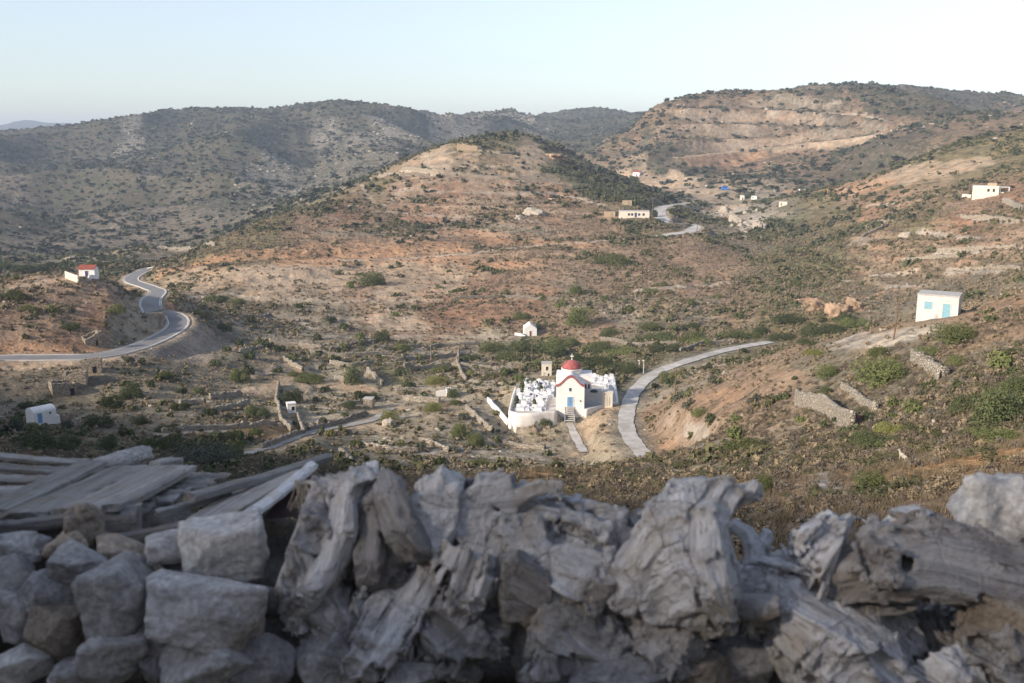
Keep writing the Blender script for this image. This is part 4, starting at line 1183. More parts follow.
# white villa far right
vl = house('white_villa', 985, 198, 9.8, 7, 4.6, 'sunlit white villa with flat roof and terrace high on the right slope', 'villa', mat='cream', rmin=350, roofmat='white', base=3,
      openings=(('window', 1.0, 2.6, .9, 1.1, 'dark'), ('window', 3.0, 2.5, .8, 1.3, 'dark')))
mb = MB(); mb.box(4.95, 9.0, 1, 6, -3, 2.2); mb.box(4.9, 9.2, .8, 6.2, 2.2, 2.5); mb.build('terrace', M['cream'], vl)
mb = MB()
for x in (5.4, 8.6): mb.box(x - .15, x + .15, 1.0, 1.3, 2.5, 4.4)
mb.box(5.2, 8.9, .9, 4, 4.4, 4.55); mb.build('pergola', M['white'], vl)
mb = MB(); mb.box(.5, 4.0, 2, 5, 4.81, 6.0); mb.build('upper_room', M['ochre'], vl)
wall('terrace_wall', [(962,197),(971,197.5)], 1.2, .5, M['cream'], 'low cream wall left of the sunlit villa', 'wall', rmin=350, jit=.03)
wall('terrace_wall', [(1003,203),(1014,207),(1022,211)], 2.2, 1.5, M['pale_wall'], 'stone retaining wall below the right end of the villa', 'wall', rmin=350, jit=.15)
# hilltop ruin
p = hit(468, 150, 400); hr = tag(empty('hilltop_ruin', p, face_cam(p)), 'ochre stone ruin with long straight wall on top of the central hill', 'ruin')
rr_h = random.Random(8); mb = MB()
for k in range(12):
    x0, x1 = -6.5 + k, -5.5 + k; h0 = 3.9 - .12 * k + rr_h.uniform(-.5, .5); h1 = h0 + rr_h.uniform(-.3, .3)
    mb.poly_prism([(x0, -.08 * k), (x1 - .004, -.08 * (k + 1)), (x1 - .004, 1 - .08 * (k + 1)), (x0, 1 - .08 * k)], -2, [h0, h1, h1, h0])
mb.poly_prism([(-6.5, 1.01), (-5.5, 1.01), (-4.5, 8), (-5.5, 8)], -2, [4.0, 3.9, 2.4, 2.6]); mb.build('wall', M['ochre'], hr)
mb = MB(); mb.poly_prism([(5.52, -1), (9, .5), (9, 1.3), (5.52, 0)], -2, [2.4, 1.2, 1.2, 2.2]); mb.build('broken_wall', M['ruin'], hr)

# ------------------------------------------------------------------ poles, vehicles, animals
def pole(px, py, h, label, rmin=80, arm=True, rad=.13, mat='pole', group=None, lean=0.0):
    p = hit(px, py, rmin); root = tag(empty('utility_pole', p, face_cam(p)), label, 'utility pole', group)
    mb = MB(); mb.cyl((0, 0, -.8), (lean, 0, h), rad, rad * .7, 8); mb.build('shaft', M[mat], root)
    if arm:
        mb = MB(); mb.box(lean - .7, lean + .7, -.06, .06, h - .55, h - .42); mb.build('crossarm', M[mat], root)
        for x in (-.6, 0, .6):
            mb = MB(); mb.cyl((lean + x, 0, h - .42), (lean + x, 0, h - .2), .05, .04, 6); mb.build('insulator', M['metal'], root)
    return root
pole(893, 340, 6.6, 'brown leaning timber pole left of the blue shuttered house', 100, False, .12, lean=.5)
pole(532, 365, 6.2, 'tan utility pole in the bushes behind the churchyard', 150)
pole(431, 361, 7.4, 'left one of two grey poles on the valley terraces', 150, mat='ruin')
pole(459, 364, 5.2, 'right one of two grey poles on the valley terraces', 150, mat='ruin')
pole(675, 396, 5.6, 'timber pole on the slope right of the concrete road', 100)
pole(661, 384, 2.8, 'short post beside the concrete road', 100, False)
pole(652.5, 217, 9.5, 'timber pole with crossarm at the right end of the long low house', 400, rad=.22)
pole(957, 190, 9, 'pole on the ridge left of the sunlit villa', 350, rad=.16)
pole(9, 263, 9, 'left one of two poles by the dark fields', 420, rad=.14)
pole(28, 262, 9, 'right one of two poles by the dark fields', 420, rad=.14)
pole(697, 232, 8, 'pole at the bend of the pass road', 380, rad=.14)
pole(722, 230, 8, 'pole beside the rocky ravine right of the pass road', 380, rad=.14)
def lamp(px, py, h, label, rmin):
    p = hit(px, py, rmin); root = tag(empty('road_lamp', p, face_cam(p)), label, 'lamp post')
    mb = MB(); mb.cyl((0, 0, -.5), (0, 0, h), .07, .05, 8); mb.build('shaft', M['white'], root)
    mb = MB(); mb.box(-.35, .1, -.12, .12, h, h + .14); mb.build('lamp_head', M['white'], root)
lamp(643.5, 373.5, 3.0, 'white lamp post at the upper bend of the concrete road', 150)
lamp(639, 372, 2.6, 'white lamp post left of the upper road bend, nearer the bushes', 150)
def vehicle(name, px, py, L, Wd, Ht, label, cat, mat, yaw, rmin):
    p = hit(px, py, rmin); root = tag(empty(name, p, face_cam(p, yaw)), label, cat)
    mb = MB(); mb.extrude_xz([(-L/2, .35), (L/2, .35), (L/2, Ht * .55), (L * .36, Ht * .6), (L * .24, Ht), (-L/2 + .15, Ht), (-L/2, Ht * .9)], -Wd/2, Wd/2); bd = mb.build('body', M[mat], root)
    mb = MB(); mb.box(-L * .3, L * .2, -Wd/2 - .02, -Wd/2 - .003, Ht * .6, Ht * .88); mb.build('window', M['glass'], bd)
    for x in (-L * .3, L * .3):
        for s in (-1, 1):
            mb = MB(); mb.cyl((x, s * Wd / 2 - .1, .33), (x, s * Wd / 2 + .1, .33), .33, n=14); mb.build('wheel', M['rubber'], root)
vehicle('parked_van', 725, 190, 6.0, 2.2, 2.9, 'bright blue van parked on the far upper road', 'van', 'vanblue', .1, 500)
vehicle('parked_car', 708, 187, 4.4, 1.8, 1.6, 'white car parked on the far upper road left of the blue van', 'car', 'vanwhite', .1, 500)

def skin_body(name, nodes, edges, mat, parent=None, sub=2):
    """one continuous skinned figure: nodes = (x, y, z, radius x, radius y)"""
    me = bpy.data.meshes.new(name); me.from_pydata([n[:3] for n in nodes], edges, [])
    o = link(name, me, None, parent)
    md = o.modifiers.new("skin", 'SKIN'); md.use_smooth_shade = True
    for i, n in enumerate(nodes): me.skin_vertices[0].data[i].radius = (n[3], n[4] if len(n) > 4 else n[3])
    me.skin_vertices[0].data[0].use_root = True
    o.modifiers.new("sub", 'SUBSURF').levels = sub
    o.modifiers["sub"].render_levels = sub
    dg = bpy.context.evaluated_depsgraph_get()
    m2 = bpy.data.meshes.new_from_object(o.evaluated_get(dg))
    o.modifiers.clear(); o.data = m2
    m2.materials.clear(); m2.materials.append(mat)
    for p in m2.polygons: p.use_smooth = True
    return o
def quadruped(name, px, py, s, label, cat, mat, yaw, rmin, graze=True):
    p = hit(px, py, rmin); p.z += .02
    hz = .25 if graze else 1.05
    N_ = [(0, 0, .72, .24, .22), (.42, 0, .74, .22, .2), (-.42, 0, .76, .2, .2), (.62, 0, .82 if not graze else .66, .13, .13), (.78, 0, hz + .1, .1, .1), (.95, 0, hz, .075, .08), (1.08, 0, hz - .07, .05, .055),
          (.38, .14, .52, .08, .08), (.40, .14, .28, .05, .05), (.38, .14, .02, .04, .04), (.38, -.14, .52, .08, .08), (.34, -.14, .28, .05, .05), (.36, -.14, .02, .04, .04),
          (-.38, .14, .54, .1, .1), (-.48, .14, .32, .05, .05), (-.44, .14, .02, .04, .04), (-.40, -.14, .54, .1, .1), (-.54, -.14, .32, .05, .05), (-.50, -.14, .02, .04, .04), (-.62, 0, .72, .04, .04), (-.68, 0, .5, .025, .025)]
    E_ = [(0, 1), (0, 2), (1, 3), (3, 4), (4, 5), (5, 6), (1, 7), (7, 8), (8, 9), (1, 10), (10, 11), (11, 12), (2, 13), (13, 14), (14, 15), (2, 16), (16, 17), (17, 18), (2, 19), (19, 20)]
    root = tag(empty(name, p, face_cam(p, yaw)), label, cat)
    root.scale = (s, s, s)
    skin_body('body', N_, E_, M[mat], root)
    for sg in (-1, 1):
        mb = MB(); mb.cyl((.84, sg * .06, hz + .1), (.80, sg * .16, hz + .2), .035, .012, 6); mb.build('ear', M[mat], root)
    return root
quadruped('goat', 903, 462, .62, 'small white goat standing in grey scrub on the near right slope', 'goat', 'wool', 2.2, 30, False)
p = hit(861, 421, 50); dr = tag(empty('rusty_drum', p + Vector((0, 0, .26)), face_cam(p, .25)), 'rusty drum with pale blue end lying behind the tall straight grey wall', 'drum')
mb = MB(); mb.cyl((-.48, 0, 0), (.34, 0, 0), .29, .29, 20)
for x in (-.46, -.18, .1, .32): mb.cyl((x, 0, 0), (x + .03, 0, 0), .305, .305, 20)
mb.build('barrel', M['rust'], dr)
mb = MB(); mb.cyl((.351, 0, 0), (.46, 0, 0), .27, .25, 20); mb.build('lid', M['paleblue'], dr)
# ------------------------------------------------------------------ vegetation
def mat_leaf(name, c1, c2, c3, scale=.35):
    N = NT(name, .8, .15)
    oi = N.n("ShaderNodeObjectInfo")
    n = N.noise(scale, 3, .6); n2 = N.noise(scale * 9, 3, .6)
    c = N.mix(N.ramp(n, .35, .65), c1, c2)
    c = N.mix(N.ramp(n2, .5, .75, 0, .6), c, c3)
    c = N.mix(1.0, c, N.ramp(oi.outputs["Random"], 0, 1, .75, 1.3), 'MULTIPLY')
    N.color(c)
    return N.m
M['leaf_dark'] = mat_leaf("dark_foliage", (.062, .08, .036), (.09, .108, .047), (.14, .14, .07))
M['leaf_green'] = mat_leaf("green_foliage", (.09, .112, .042), (.13, .145, .055), (.19, .19, .09))
M['leaf_yellow'] = mat_leaf("yellow_green_foliage", (.13, .14, .045), (.17, .175, .06), (.22, .20, .10))
M['leaf_grey'] = mat_leaf("grey_green_foliage", (.085, .095, .068), (.12, .125, .088), (.17, .16, .12))
M['scrub_mid'] = mat_leaf("hillside_scrub", (.078, .092, .042), (.135, .128, .066), (.19, .16, .095), .09)
M['scrub_grey'] = mat_leaf("dry_grey_scrub", (.19, .165, .135), (.145, .118, .09), (.29, .255, .21), .12)
M['scrub_brown'] = mat_leaf("dry_brown_scrub", (.165, .132, .088), (.22, .178, .118), (.125, .112, .07), .1)
M['scrub_far'] = mat_leaf("mountain_scrub", (.048, .058, .038), (.075, .08, .05), (.11, .10, .066), .02)
M['bark'] = mat_plain("bark", (.14, .105, .075), .3, 6, .95)
M['loose_rock'] = mat_plain("loose_limestone", (.40, .355, .29), .3, 1.2, .95, (.27, .21, .15), .6, .4, False, .1, .7)

def rand_dir(n, rg, zmin=-.2):
    v = rg.normal(size=(n * 3, 3)); v /= np.linalg.norm(v, axis=1)[:, None]
    v = v[v[:, 2] > zmin][:n]
    return v
def leaf_quads(P, Nrm, size, rg):
    """one small quad per leaf clump"""
    n = len(P)
    a = np.cross(Nrm, rg.normal(size=(n, 3))); a /= np.linalg.norm(a, axis=1)[:, None] + 1e-9
    b = np.cross(Nrm, a)
    s = size * rg.uniform(.6, 1.4, (n, 1))
    q = np.stack([P - a * s, P - b * s * .7, P + a * s, P + b * s * .7], 1)
    q += rg.normal(size=q.shape) * size * .18
    return q.reshape(-1, 3), np.arange(4 * n).reshape(n, 4)
def bush_template(seed, nblob, nleaf, leaf, spread=.62):
    """unit bush: about 1 wide each way from the middle, 1 tall, standing on z=0"""
    rg = np.random.default_rng(seed)
    cs, rs = [], []
    for k in range(nblob):
        a = rg.uniform(0, 2 * math.pi); d = spread * math.sqrt(rg.uniform(0, 1))
        r = rg.uniform(.28, .5) * (1.15 - .45 * d)
        cs.append((d * math.cos(a), d * math.sin(a), rg.uniform(.05, .62) * (1 - .5 * d))); rs.append(r)
    cs, rs = np.array(cs), np.array(rs)
    w = rs ** 2 / (rs ** 2).sum()
    idx = rg.choice(nblob, nleaf, p=w)
    v = rand_dir(nleaf, rg, -.35)
    idx = idx[:len(v)]
    P = cs[idx] + v * rs[idx][:, None] * rg.uniform(.72, 1.08, (len(v), 1)) * np.array([1, 1, .85])
    Nn = v * .8 + rg.normal(size=v.shape) * .55 + np.array([0, 0, .25]); Nn /= np.linalg.norm(Nn, axis=1)[:, None]
    P[:, 2] = np.maximum(P[:, 2], -.05)
    return leaf_quads(P, Nn, leaf, rg)
def instance_mesh(name, templates, pos, scale, rotz, pick):
    """many placed copies of the templates in one mesh"""
    VV, FF, o = [], [], 0
    for t, (tv, tf) in enumerate(templates):
        m = np.nonzero(pick == t)[0]
        if len(m) == 0: continue
        c, s = np.cos(rotz[m])[:, None], np.sin(rotz[m])[:, None]
        x = tv[None, :, 0] * scale[m, 0:1]; y = tv[None, :, 1] * scale[m, 1:2]; z = tv[None, :, 2] * scale[m, 2:3]
        v = np.stack([x * c - y * s + pos[m, 0:1], x * s + y * c + pos[m, 1:2], z + pos[m, 2:3]], -1).reshape(-1, 3)
        f = (tf[None] + (np.arange(len(m)) * len(tv))[:, None, None]).reshape(-1, tf.shape[1]) + o
        VV.append(v); FF.append(f); o += len(v)
    return np_mesh(name, np.concatenate(VV), np.concatenate(FF))
rv = np.random.default_rng(11)
BUSH_SUM = MIX   # land cover grids: [3] scrub share, [4] rock share, [5] bush density
road_pts = np.array([(p.x, p.y, W_ROAD[k] / 2 + 1.3) for k, P in ROADS.items() for p in P] + [(p.x, p.y, 2.0) for p in fp])
BUILT = np.array([(o.matrix_world.translation.x if False else o.location.x, o.location.y, 4.5) for o in COL.objects if o.parent is None and o.get("category") in ('house', 'chapel', 'ruin', 'hut', 'villa', 'shed', 'building')] + [(CH.x, CH.y + 12, 3)])
KEEP_OFF = np.concatenate([road_pts, BUILT])
def clear_of(x, y, extra=0.0):
    ok = ~inside(x, y, PAD)
    for i in range(0, len(KEEP_OFF), 60):
        k = KEEP_OFF[i:i + 60]
        ok &= ~(np.hypot(x[:, None] - k[None, :, 0], y[:, None] - k[None, :, 1]) < k[None, :, 2] + extra).any(1)
    return ok
def scatter(n, r0, r1, layer, gain, half=30.5, power=1.0, edge=2.0):
    """points spread evenly over the land, thinned by a cover layer"""
    phi = rv.uniform(R(-half), R(half), n * 6); r = np.sqrt(rv.uniform(r0 ** 2, r1 ** 2, n * 6))
    x, y = np.sin(phi) * r, np.cos(phi) * r
    d = bil(MIX[layer], phi, np.log(r)) ** power * gain
    cs = 34 if r0 < 600 else 130
    clump = smooth(-.35, .5, noise2(x / cs, y / cs, 91) + .5 * noise2(x / cs * 3, y / cs * 3, 92)) * 1.5
    clump = np.maximum(clump, .16 if r0 > 600 else .03)
    if layer == 3: clump = np.maximum(clump, .55)
    k = np.nonzero(rv.uniform(0, 1, len(r)) < d * clump)[0]
    k = k[clear_of(x[k], y[k], edge * .3)][:n]
    return np.stack([x[k], y[k], grounds(x[k], y[k])], -1), r[k]

# ---- the bushes one can tell apart: picture place, width, height, kind
BIG = [bush_template(100 + k, 13, 4600, .027, .7) for k in range(4)]
MIDT = [bush_template(200 + k, 7, 420, .09, .6) for k in range(5)]
def bush_mesh(name, T): return np_mesh(name, *T)
BM = {}
for mk in ('leaf_dark', 'leaf_green', 'leaf_yellow', 'leaf_grey'):
    for k in range(4):
        me = bush_mesh("bush", BIG[k]); me.materials.append(M[mk]); BM[mk, 'big', k] = me
    for k in range(5):
        me = bush_mesh("bush", MIDT[k]); me.materials.append(M[mk]); BM[mk, 'mid', k] = me
COLNAME = {'leaf_dark': 'dark green', 'leaf_green': 'green', 'leaf_yellow': 'yellowish green', 'leaf_grey': 'grey green'}
LAND = [  # landmarks used in the labels: x, y, phrase
 (86,270,'the red roofed chapel'),(46,416,'the blue doored chapel low on the left'),(70,390,'the beige ruin pair'),(93,343,'the ruins beside the left road'),(165,325,'the left road bend'),(140,283,'the winding far road'),
 (292,408,'the little white box hut'),(368,402,'the stone pillar hut'),(448,391,'the low white ruin'),(530,331,'the tiny gabled chapel'),(547,370,'the beige two storey house'),(570,390,'the red domed church'),(525,415,'the churchyard wall'),
 (630,410,'the concrete road'),(720,354,'the far end of the concrete road'),(936,310,'the blue shuttered house'),(824,417,'the tall straight grey wall'),(929,366,'the pale tumbled wall'),(634,213,'the long low house'),(685,228,'the pass road bend'),
 (985,190,'the sunlit villa'),(468,145,'the hilltop ruin'),(830,307,'the orange ravine cliff'),(432,345,'the left grey pole'),(459,353,'the right grey pole'),(893,320,'the leaning timber pole'),(903,458,'the white goat'),(933,420,'the upright pale stone'),(862,418,'the rusty drum'),
 (300,440,'the concrete lane'),(400,300,'the bare scree chute'),(743,198,'the two pale village houses'),(803,191,'the small house below the right hill'),(250,296,'the pale track on the left slope'),(960,260,'the right hillside terraces'),(535,210,'the pale outcrop on the central hill'),(640,170,'the upper valley farmhouse')]
def where(px, py, k=0):
    L = sorted(LAND, key=lambda l: math.hypot((l[0] - px), (l[1] - py) * 1.3))
    l = L[k]; dx, dy = px - l[0], py - l[1]; d = math.hypot(dx, dy)
    if abs(dx) > abs(dy) * 1.3: rel = 'left of' if dx < 0 else 'right of'
    else: rel = 'above' if dy < 0 else 'below'
    near = 'just ' if d < 26 else ('' if d < 60 else 'well ')
    return near + rel + ' ' + l[2]
TAKEN = {}
def bush_label(mk, W, H, px, py):
    size = 'broad' if W > 2.4 * H and W > 4 else ('tall' if H > .9 * W else ('large' if W > 5 else ('small' if W < 2 else 'rounded')))
    for k in range(4):
        lab = f"{size} {COLNAME[mk]} bush {where(px, py, k)}"
        if lab not in TAKEN: break
    TAKEN[lab] = TAKEN.get(lab, 0) + 1
    return lab
TR = random.Random(5)
INDIV = []
def place_bush(p, W, H, D, mk, px, py, big=True):
    k = TR.randrange(4 if big else 5)
    o = bpy.data.objects.new("bush", BM[mk, 'big' if big else 'mid', k]); COL.objects.link(o)
    o.location = p; o.rotation_euler = (0, 0, TR.uniform(0, 6.28)); o.scale = (W / 2 * 1.05, D / 2, H * 1.05)
    o.rotation_euler = (0, 0, -math.atan2(p.x, p.y) + TR.choice((0, math.pi)) + TR.uniform(-.25, .25))
    tag(o, bush_label(mk, W, H, px, py), 'bush', "bushes on the slopes and valley floor")
    INDIV.append((p.x, p.y, W))
EXPL = '''g 372 285 40 18|g 610 264 45 14|g 350 288 14 9|g 10 300 30 14|g 30 311 20 9|y 54 312 16 10|g 69 329 20 9|g 116 314 20 13|g 165 379 24 10|d 130 398 24 20|d 150 387 16 9|d 113 408 24 16|d 101 427 30 18|d 182 393 15 8|d 198 393 15 8
g 242 382 24 20|d 259 417 28 17|d 290 402 26 20|g 308 384 36 15|d 40 450 56 20|d 70 446 30 14|d 108 448 24 13|g 162 450 38 18|k 205 464 92 28|d 185 455 40 18|g 230 458 40 22|d 249 374 14 14|d 247 358 17 13|d 262 348 18 12|d 305 362 9 7|g 290 360 17 7|g 215 303 42 11|g 238 305 22 9
g 460 437 26 22|g 476 445 24 18|g 436 464 15 13|g 480 465 28 9|y 433 411 28 12|d 546 425 18 9|y 390 420 28 14|d 353 383 26 24|g 370 400 24 13|y 436 384 34 11|g 493 352 42 15|d 529 352 52 18|d 553 356 42 20|g 579 324 36 24|g 652 294 20 9|g 576 294 22 13|g 523 319 22 10|d 596 367 38 16|d 620 371 40 14|d 659 341 42 13|g 669 380 22 13|g 380 341 20 17|g 403 351 22 11|g 360 340 16 10|d 453 397 20 13
g 956 343 54 25|g 929 357 32 14|g 956 367 32 15|g 882 384 68 34|g 828 378 32 19|d 825 397 20 15|g 879 357 32 15|g 801 422 15 9|g 700 416 24 11|g 912 410 22 14|y 895 434 40 15|d 882 447 62 19|d 860 444 30 14|g 747 451 62 17|d 1000 425 70 46|d 965 412 36 28|g 1000 440 62 15|g 872 492 44 28|g 764 491 26 24|y 818 356 32 10|d 1015 395 36 26
d 791 324 42 15|d 815 334 42 15|d 761 334 26 11|g 742 338 50 11|g 693 344 32 18|d 831 333 32 12|g 858 327 36 13|d 845 322 24 12|d 780 340 30 11|d 808 345 26 9|g 700 344 28 9|d 690 330 26 11
g 505 296 14 8|g 480 292 12 7|g 455 292 16 7|d 415 310 12 7|g 396 316 12 7|g 440 288 10 6|g 660 286 16 7|d 605 300 12 7|g 630 312 18 9|g 560 306 16 8|g 545 300 12 7|g 690 305 16 8|g 715 298 14 7|d 740 318 18 9|d 330 322 16 9|d 345 330 18 9|d 318 340 16 8|d 276 372 14 9|g 335 362 18 9|d 325 392 14 8|d 316 402 12 7|d 346 417 12 9|y 330 436 16 9|d 322 432 9 8|d 341 430 9 7
g 565 347 40 15|d 600 352 44 16|g 622 356 38 14|d 668 352 40 12|g 545 366 26 11|d 580 362 30 13|g 505 360 30 12|d 470 360 22 10|g 650 330 34 11|d 610 336 30 11|g 440 372 24 10|d 350 408 24 11|g 300 378 26 10|g 170 432 30 12|d 225 440 32 14|g 255 436 24 11|g 497 441 12 8|d 655 217 10 9|g 420 360 14 9|d 508 374 14 9|g 490 378 20 8|g 520 380 18 9|y 470 376 16 8|d 478 388 14 9|g 455 405 18 9|d 410 388 18 11|d 400 376 16 10|g 340 350 18 9|d 240 346 14 9|d 226 352 12 8|d 280 352 16 9|d 200 318 20 10|d 225 330 18 10|d 250 322 16 9|d 300 308 14 8|d 215 366 16 9|d 180 410 20 11|d 140 424 22 11|d 66 452 26 12|d 20 445 30 14
k 120 272 20 7|d 30 272 36 10|d 60 268 34 9|d 95 268 30 8|d 10 270 26 9|d 130 262 20 6|g 150 276 12 6'''
KEY = {'g': 'leaf_green', 'd': 'leaf_dark', 'y': 'leaf_yellow', 'k': 'leaf_grey'}
for e_ in EXPL.replace('\n', '|').split('|'):
    k, px, py, w, h = e_.split(); px, py, w, h = float(px), float(py), float(w), float(h)
    p = hit(px, py, 20); r = math.hypot(p.x, p.y)
    if r > 900: continue
    W, H = w * r / FPX, h * r / FPX
    place_bush(p - Vector((0, 0, .08 * H)), W, H, max(.55 * W, min(W, H * 1.3)), KEY[k], px, py - h / 2, w > 18)

# ---- further shrubs of the open slopes: the largest are objects of their own, the rest one mass
pos, rr_ = scatter(12000, 95, 720, 5, .6)
W = np.clip(rv.lognormal(.45, .38, len(pos)), .7, 4.2); W *= np.where(rr_ > 350, 1.25, 1.0)
H = W * rv.uniform(.42, .75, len(pos))
app = W / rr_
cand = np.argsort(-app)[:1400]
own = []
for i in cand:
    if len(own) >= 290 - len(INDIV): break
    q = to_pix(*pos[i])
    if not (6 < q[0] < 1018 and 120 < q[1] < 452): continue
    if any(math.hypot(pos[i][0] - a, pos[i][1] - b) < c * .6 for a, b, c in INDIV): continue
    hp = hit(q[0], q[1] - 1, 60)
    if abs(math.hypot(hp.x, hp.y) - rr_[i]) > .08 * rr_[i]: continue
    own.append(i)
    place_bush(Vector(pos[i]) - Vector((0, 0, .06)), W[i], H[i], W[i] * .9, TR.choice(('leaf_dark', 'leaf_green', 'leaf_green', 'leaf_grey')), q[0], q[1] - 3, False)
rest = np.setdiff1d(np.arange(len(pos)), np.array(own, dtype=int))
SMALL = [bush_template(300 + k, 4, 46, .26, .5) for k in range(6)]
tiny = [bush_template(320 + k, 3, 11, .5, .45) for k in range(5)]
CUSH = [bush_template(330 + k, 3, 22, .3, .45) for k in range(5)]
me = instance_mesh("hillside_scrub", SMALL, pos[rest] - [0, 0, .05], np.stack([W[rest] / 2, W[rest] / 2, H[rest]], -1), rv.uniform(0, 6.28, len(rest)), rv.integers(0, 6, len(rest)))
tag(link("hillside_scrub", me, M['scrub_mid']), kind='stuff')
# low dry cushions between them
pos, rr_ = scatter(44000, 80, 520, 3, 2.4)
s = rv.uniform(.25, .75, len(pos)) * np.where(rr_ > 250, 1.35, 1.0)
me = instance_mesh("dry_cushions", CUSH, pos, np.stack([s, s, s * rv.uniform(.7, 1.1, len(s))], -1), rv.uniform(0, 6.28, len(s)), rv.integers(0, 5, len(s)))
tag(link("dry_cushions", me, M['scrub_brown']), kind='stuff')
# near slope: grey thicket and brown grass tufts
FINE = [bush_template(340 + k, 5, 210, .085, .55) for k in range(5)]
SOFT = [bush_template(360 + k, 5, 150, .095, .55) for k in range(5)]
for nm, mk, n, g in (("grey_thicket", 'scrub_grey', 3600, 1.0), ("brown_thicket", 'scrub_brown', 2200, .6)):
    pos, rr_ = scatter(n, 22, 140, 3, g)
    s = rv.uniform(.25, .75, len(pos))
    nearby = rr_ < 62
    for T_, m_, q in ((FINE, nearby, nm), (SOFT, ~nearby, nm)):
        if not m_.any(): continue
        me = instance_mesh(q, T_, pos[m_] - [0, 0, .03], np.stack([s[m_], s[m_], s[m_] * rv.uniform(.8, 1.5, m_.sum())], -1), rv.uniform(0, 6.28, m_.sum()), rv.integers(0, 5, m_.sum()))
        tag(link(q, me, M[mk]), kind='stuff')
def tuft(seed, n=14):
    rg = np.random.default_rng(seed); v, f = [], []
    for k in range(n):
        a = rg.uniform(0, 6.28); l = rg.uniform(.5, 1.0); t = rg.uniform(.1, .7); w = .02
        bx, by = rg.normal() * .18, rg.normal() * .18
        d = np.array([math.cos(a), math.sin(a), 0]); e = np.array([-d[1], d[0], 0]) * w
        b = np.array([bx, by, 0]); m_ = b + d * t * .35 * l + np.array([0, 0, .6 * l]); q = b + d * t * l + np.array([0, 0, l])
        i = len(v); v += [b - e, b + e, m_ + e * .8, m_ - e * .8, q - e * .2, q + e * .2]; f += [(i, i + 1, i + 2, i + 3), (i + 3, i + 2, i + 5, i + 4)]
    return np.array(v), np.array(f)
TU = [tuft(k) for k in range(5)]
phi = rv.uniform(R(-31), R(31), 30000); r = np.sqrt(rv.uniform(24 ** 2, 130 ** 2, 30000)); x, y = np.sin(phi) * r, np.cos(phi) * r
k = np.nonzero(noise2(x / 9, y / 9, 55) + .5 * noise2(x / 3, y / 3, 56) > -.3)[0]; x, y, r = x[k], y[k], r[k]
s = rv.uniform(.25, .6, len(x))
phi2 = rv.uniform(R(-45), R(45), 5000); r2 = np.sqrt(rv.uniform(4.2 ** 2, 25 ** 2, 5000)); x2, y2 = np.sin(phi2) * r2, np.cos(phi2) * r2
x, y = np.concatenate([x, x2]), np.concatenate([y, y2]); s = np.concatenate([s, rv.uniform(.12, .32, 5000)])
me = instance_mesh("dry_grass", TU, np.stack([x, y, grounds(x, y)], -1), np.stack([s, s, s * .9], -1), rv.uniform(0, 6.28, len(s)), rv.integers(0, 5, len(s)))
tag(link("dry_grass", me, M['scrub_brown']), kind='stuff')
pos, rr_ = scatter(1400, 25, 130, 5, .7)
W = rv.uniform(.4, 1.1, len(pos))
me = instance_mesh("green_scrub", FINE, pos, np.stack([W, W, W * .8], -1), rv.uniform(0, 6.28, len(W)), rv.integers(0, 5, len(W)))
tag(link("green_scrub", me, M['scrub_mid']), kind='stuff')
# scrub far up on the mountains and the right hill
pos, rr_ = scatter(60000, 640, 2500, 5, 1.8, edge=0)
W = np.clip(rv.lognormal(1.5, .4, len(pos)), 2.0, 11)
me = instance_mesh("mountain_scrub", tiny, pos - [0, 0, .3], np.stack([W / 2, W / 2, W * .42], -1), rv.uniform(0, 6.28, len(W)), rv.integers(0, 5, len(W)))
tag(link("mountain_scrub", me, M['scrub_far']), kind='stuff')
pos, rr_ = scatter(2600, 430, 640, 5, .5, edge=0)
W = np.clip(rv.lognormal(.9, .4, len(pos)), 1.0, 6)
me = instance_mesh("spur_scrub", tiny, pos - [0, 0, .1], np.stack([W / 2, W / 2, W * .5], -1), rv.uniform(0, 6.28, len(W)), rv.integers(0, 5, len(W)))
tag(link("spur_scrub", me, M['scrub_far']), kind='stuff')
# loose rock
def chunk(seed):
    rg = np.random.default_rng(seed)
    bm = bmesh.new(); bmesh.ops.create_icosphere(bm, subdivisions=1, radius=1)
    v = np.array([q.co[:] for q in bm.verts]); f = np.array([[q.index for q in p.verts] for p in bm.faces]); bm.free()
    return v * rg.uniform(.62, 1.12, (len(v), 1)) * np.array([1, .8, .62]), f
CK = [chunk(k) for k in range(6)]
for nm, n, r0, r1, g, lo, hi in (("rubble", 5200, 14, 430, 1.1, .12, .75), ("rocks", 7000, 430, 1900, 2.2, .6, 2.8)):
    pos, rr_ = scatter(n, r0, r1, 4, g, power=1.3 if nm == 'rubble' else 2.0, edge=0)
    s = lo + (hi - lo) * rv.uniform(0, 1, len(pos)) ** 2.5
    s *= np.clip(rr_ / 120, .35, 1) if nm == "rubble" else 1
    me = instance_mesh(nm, CK, pos, np.stack([s * rv.uniform(.8, 1.6, len(s)), s, s * rv.uniform(.6, 1.1, len(s))], -1), rv.uniform(0, 6.28, len(s)), rv.integers(0, 6, len(s)))
    tag(link(nm, me, M['loose_rock']), kind='stuff')
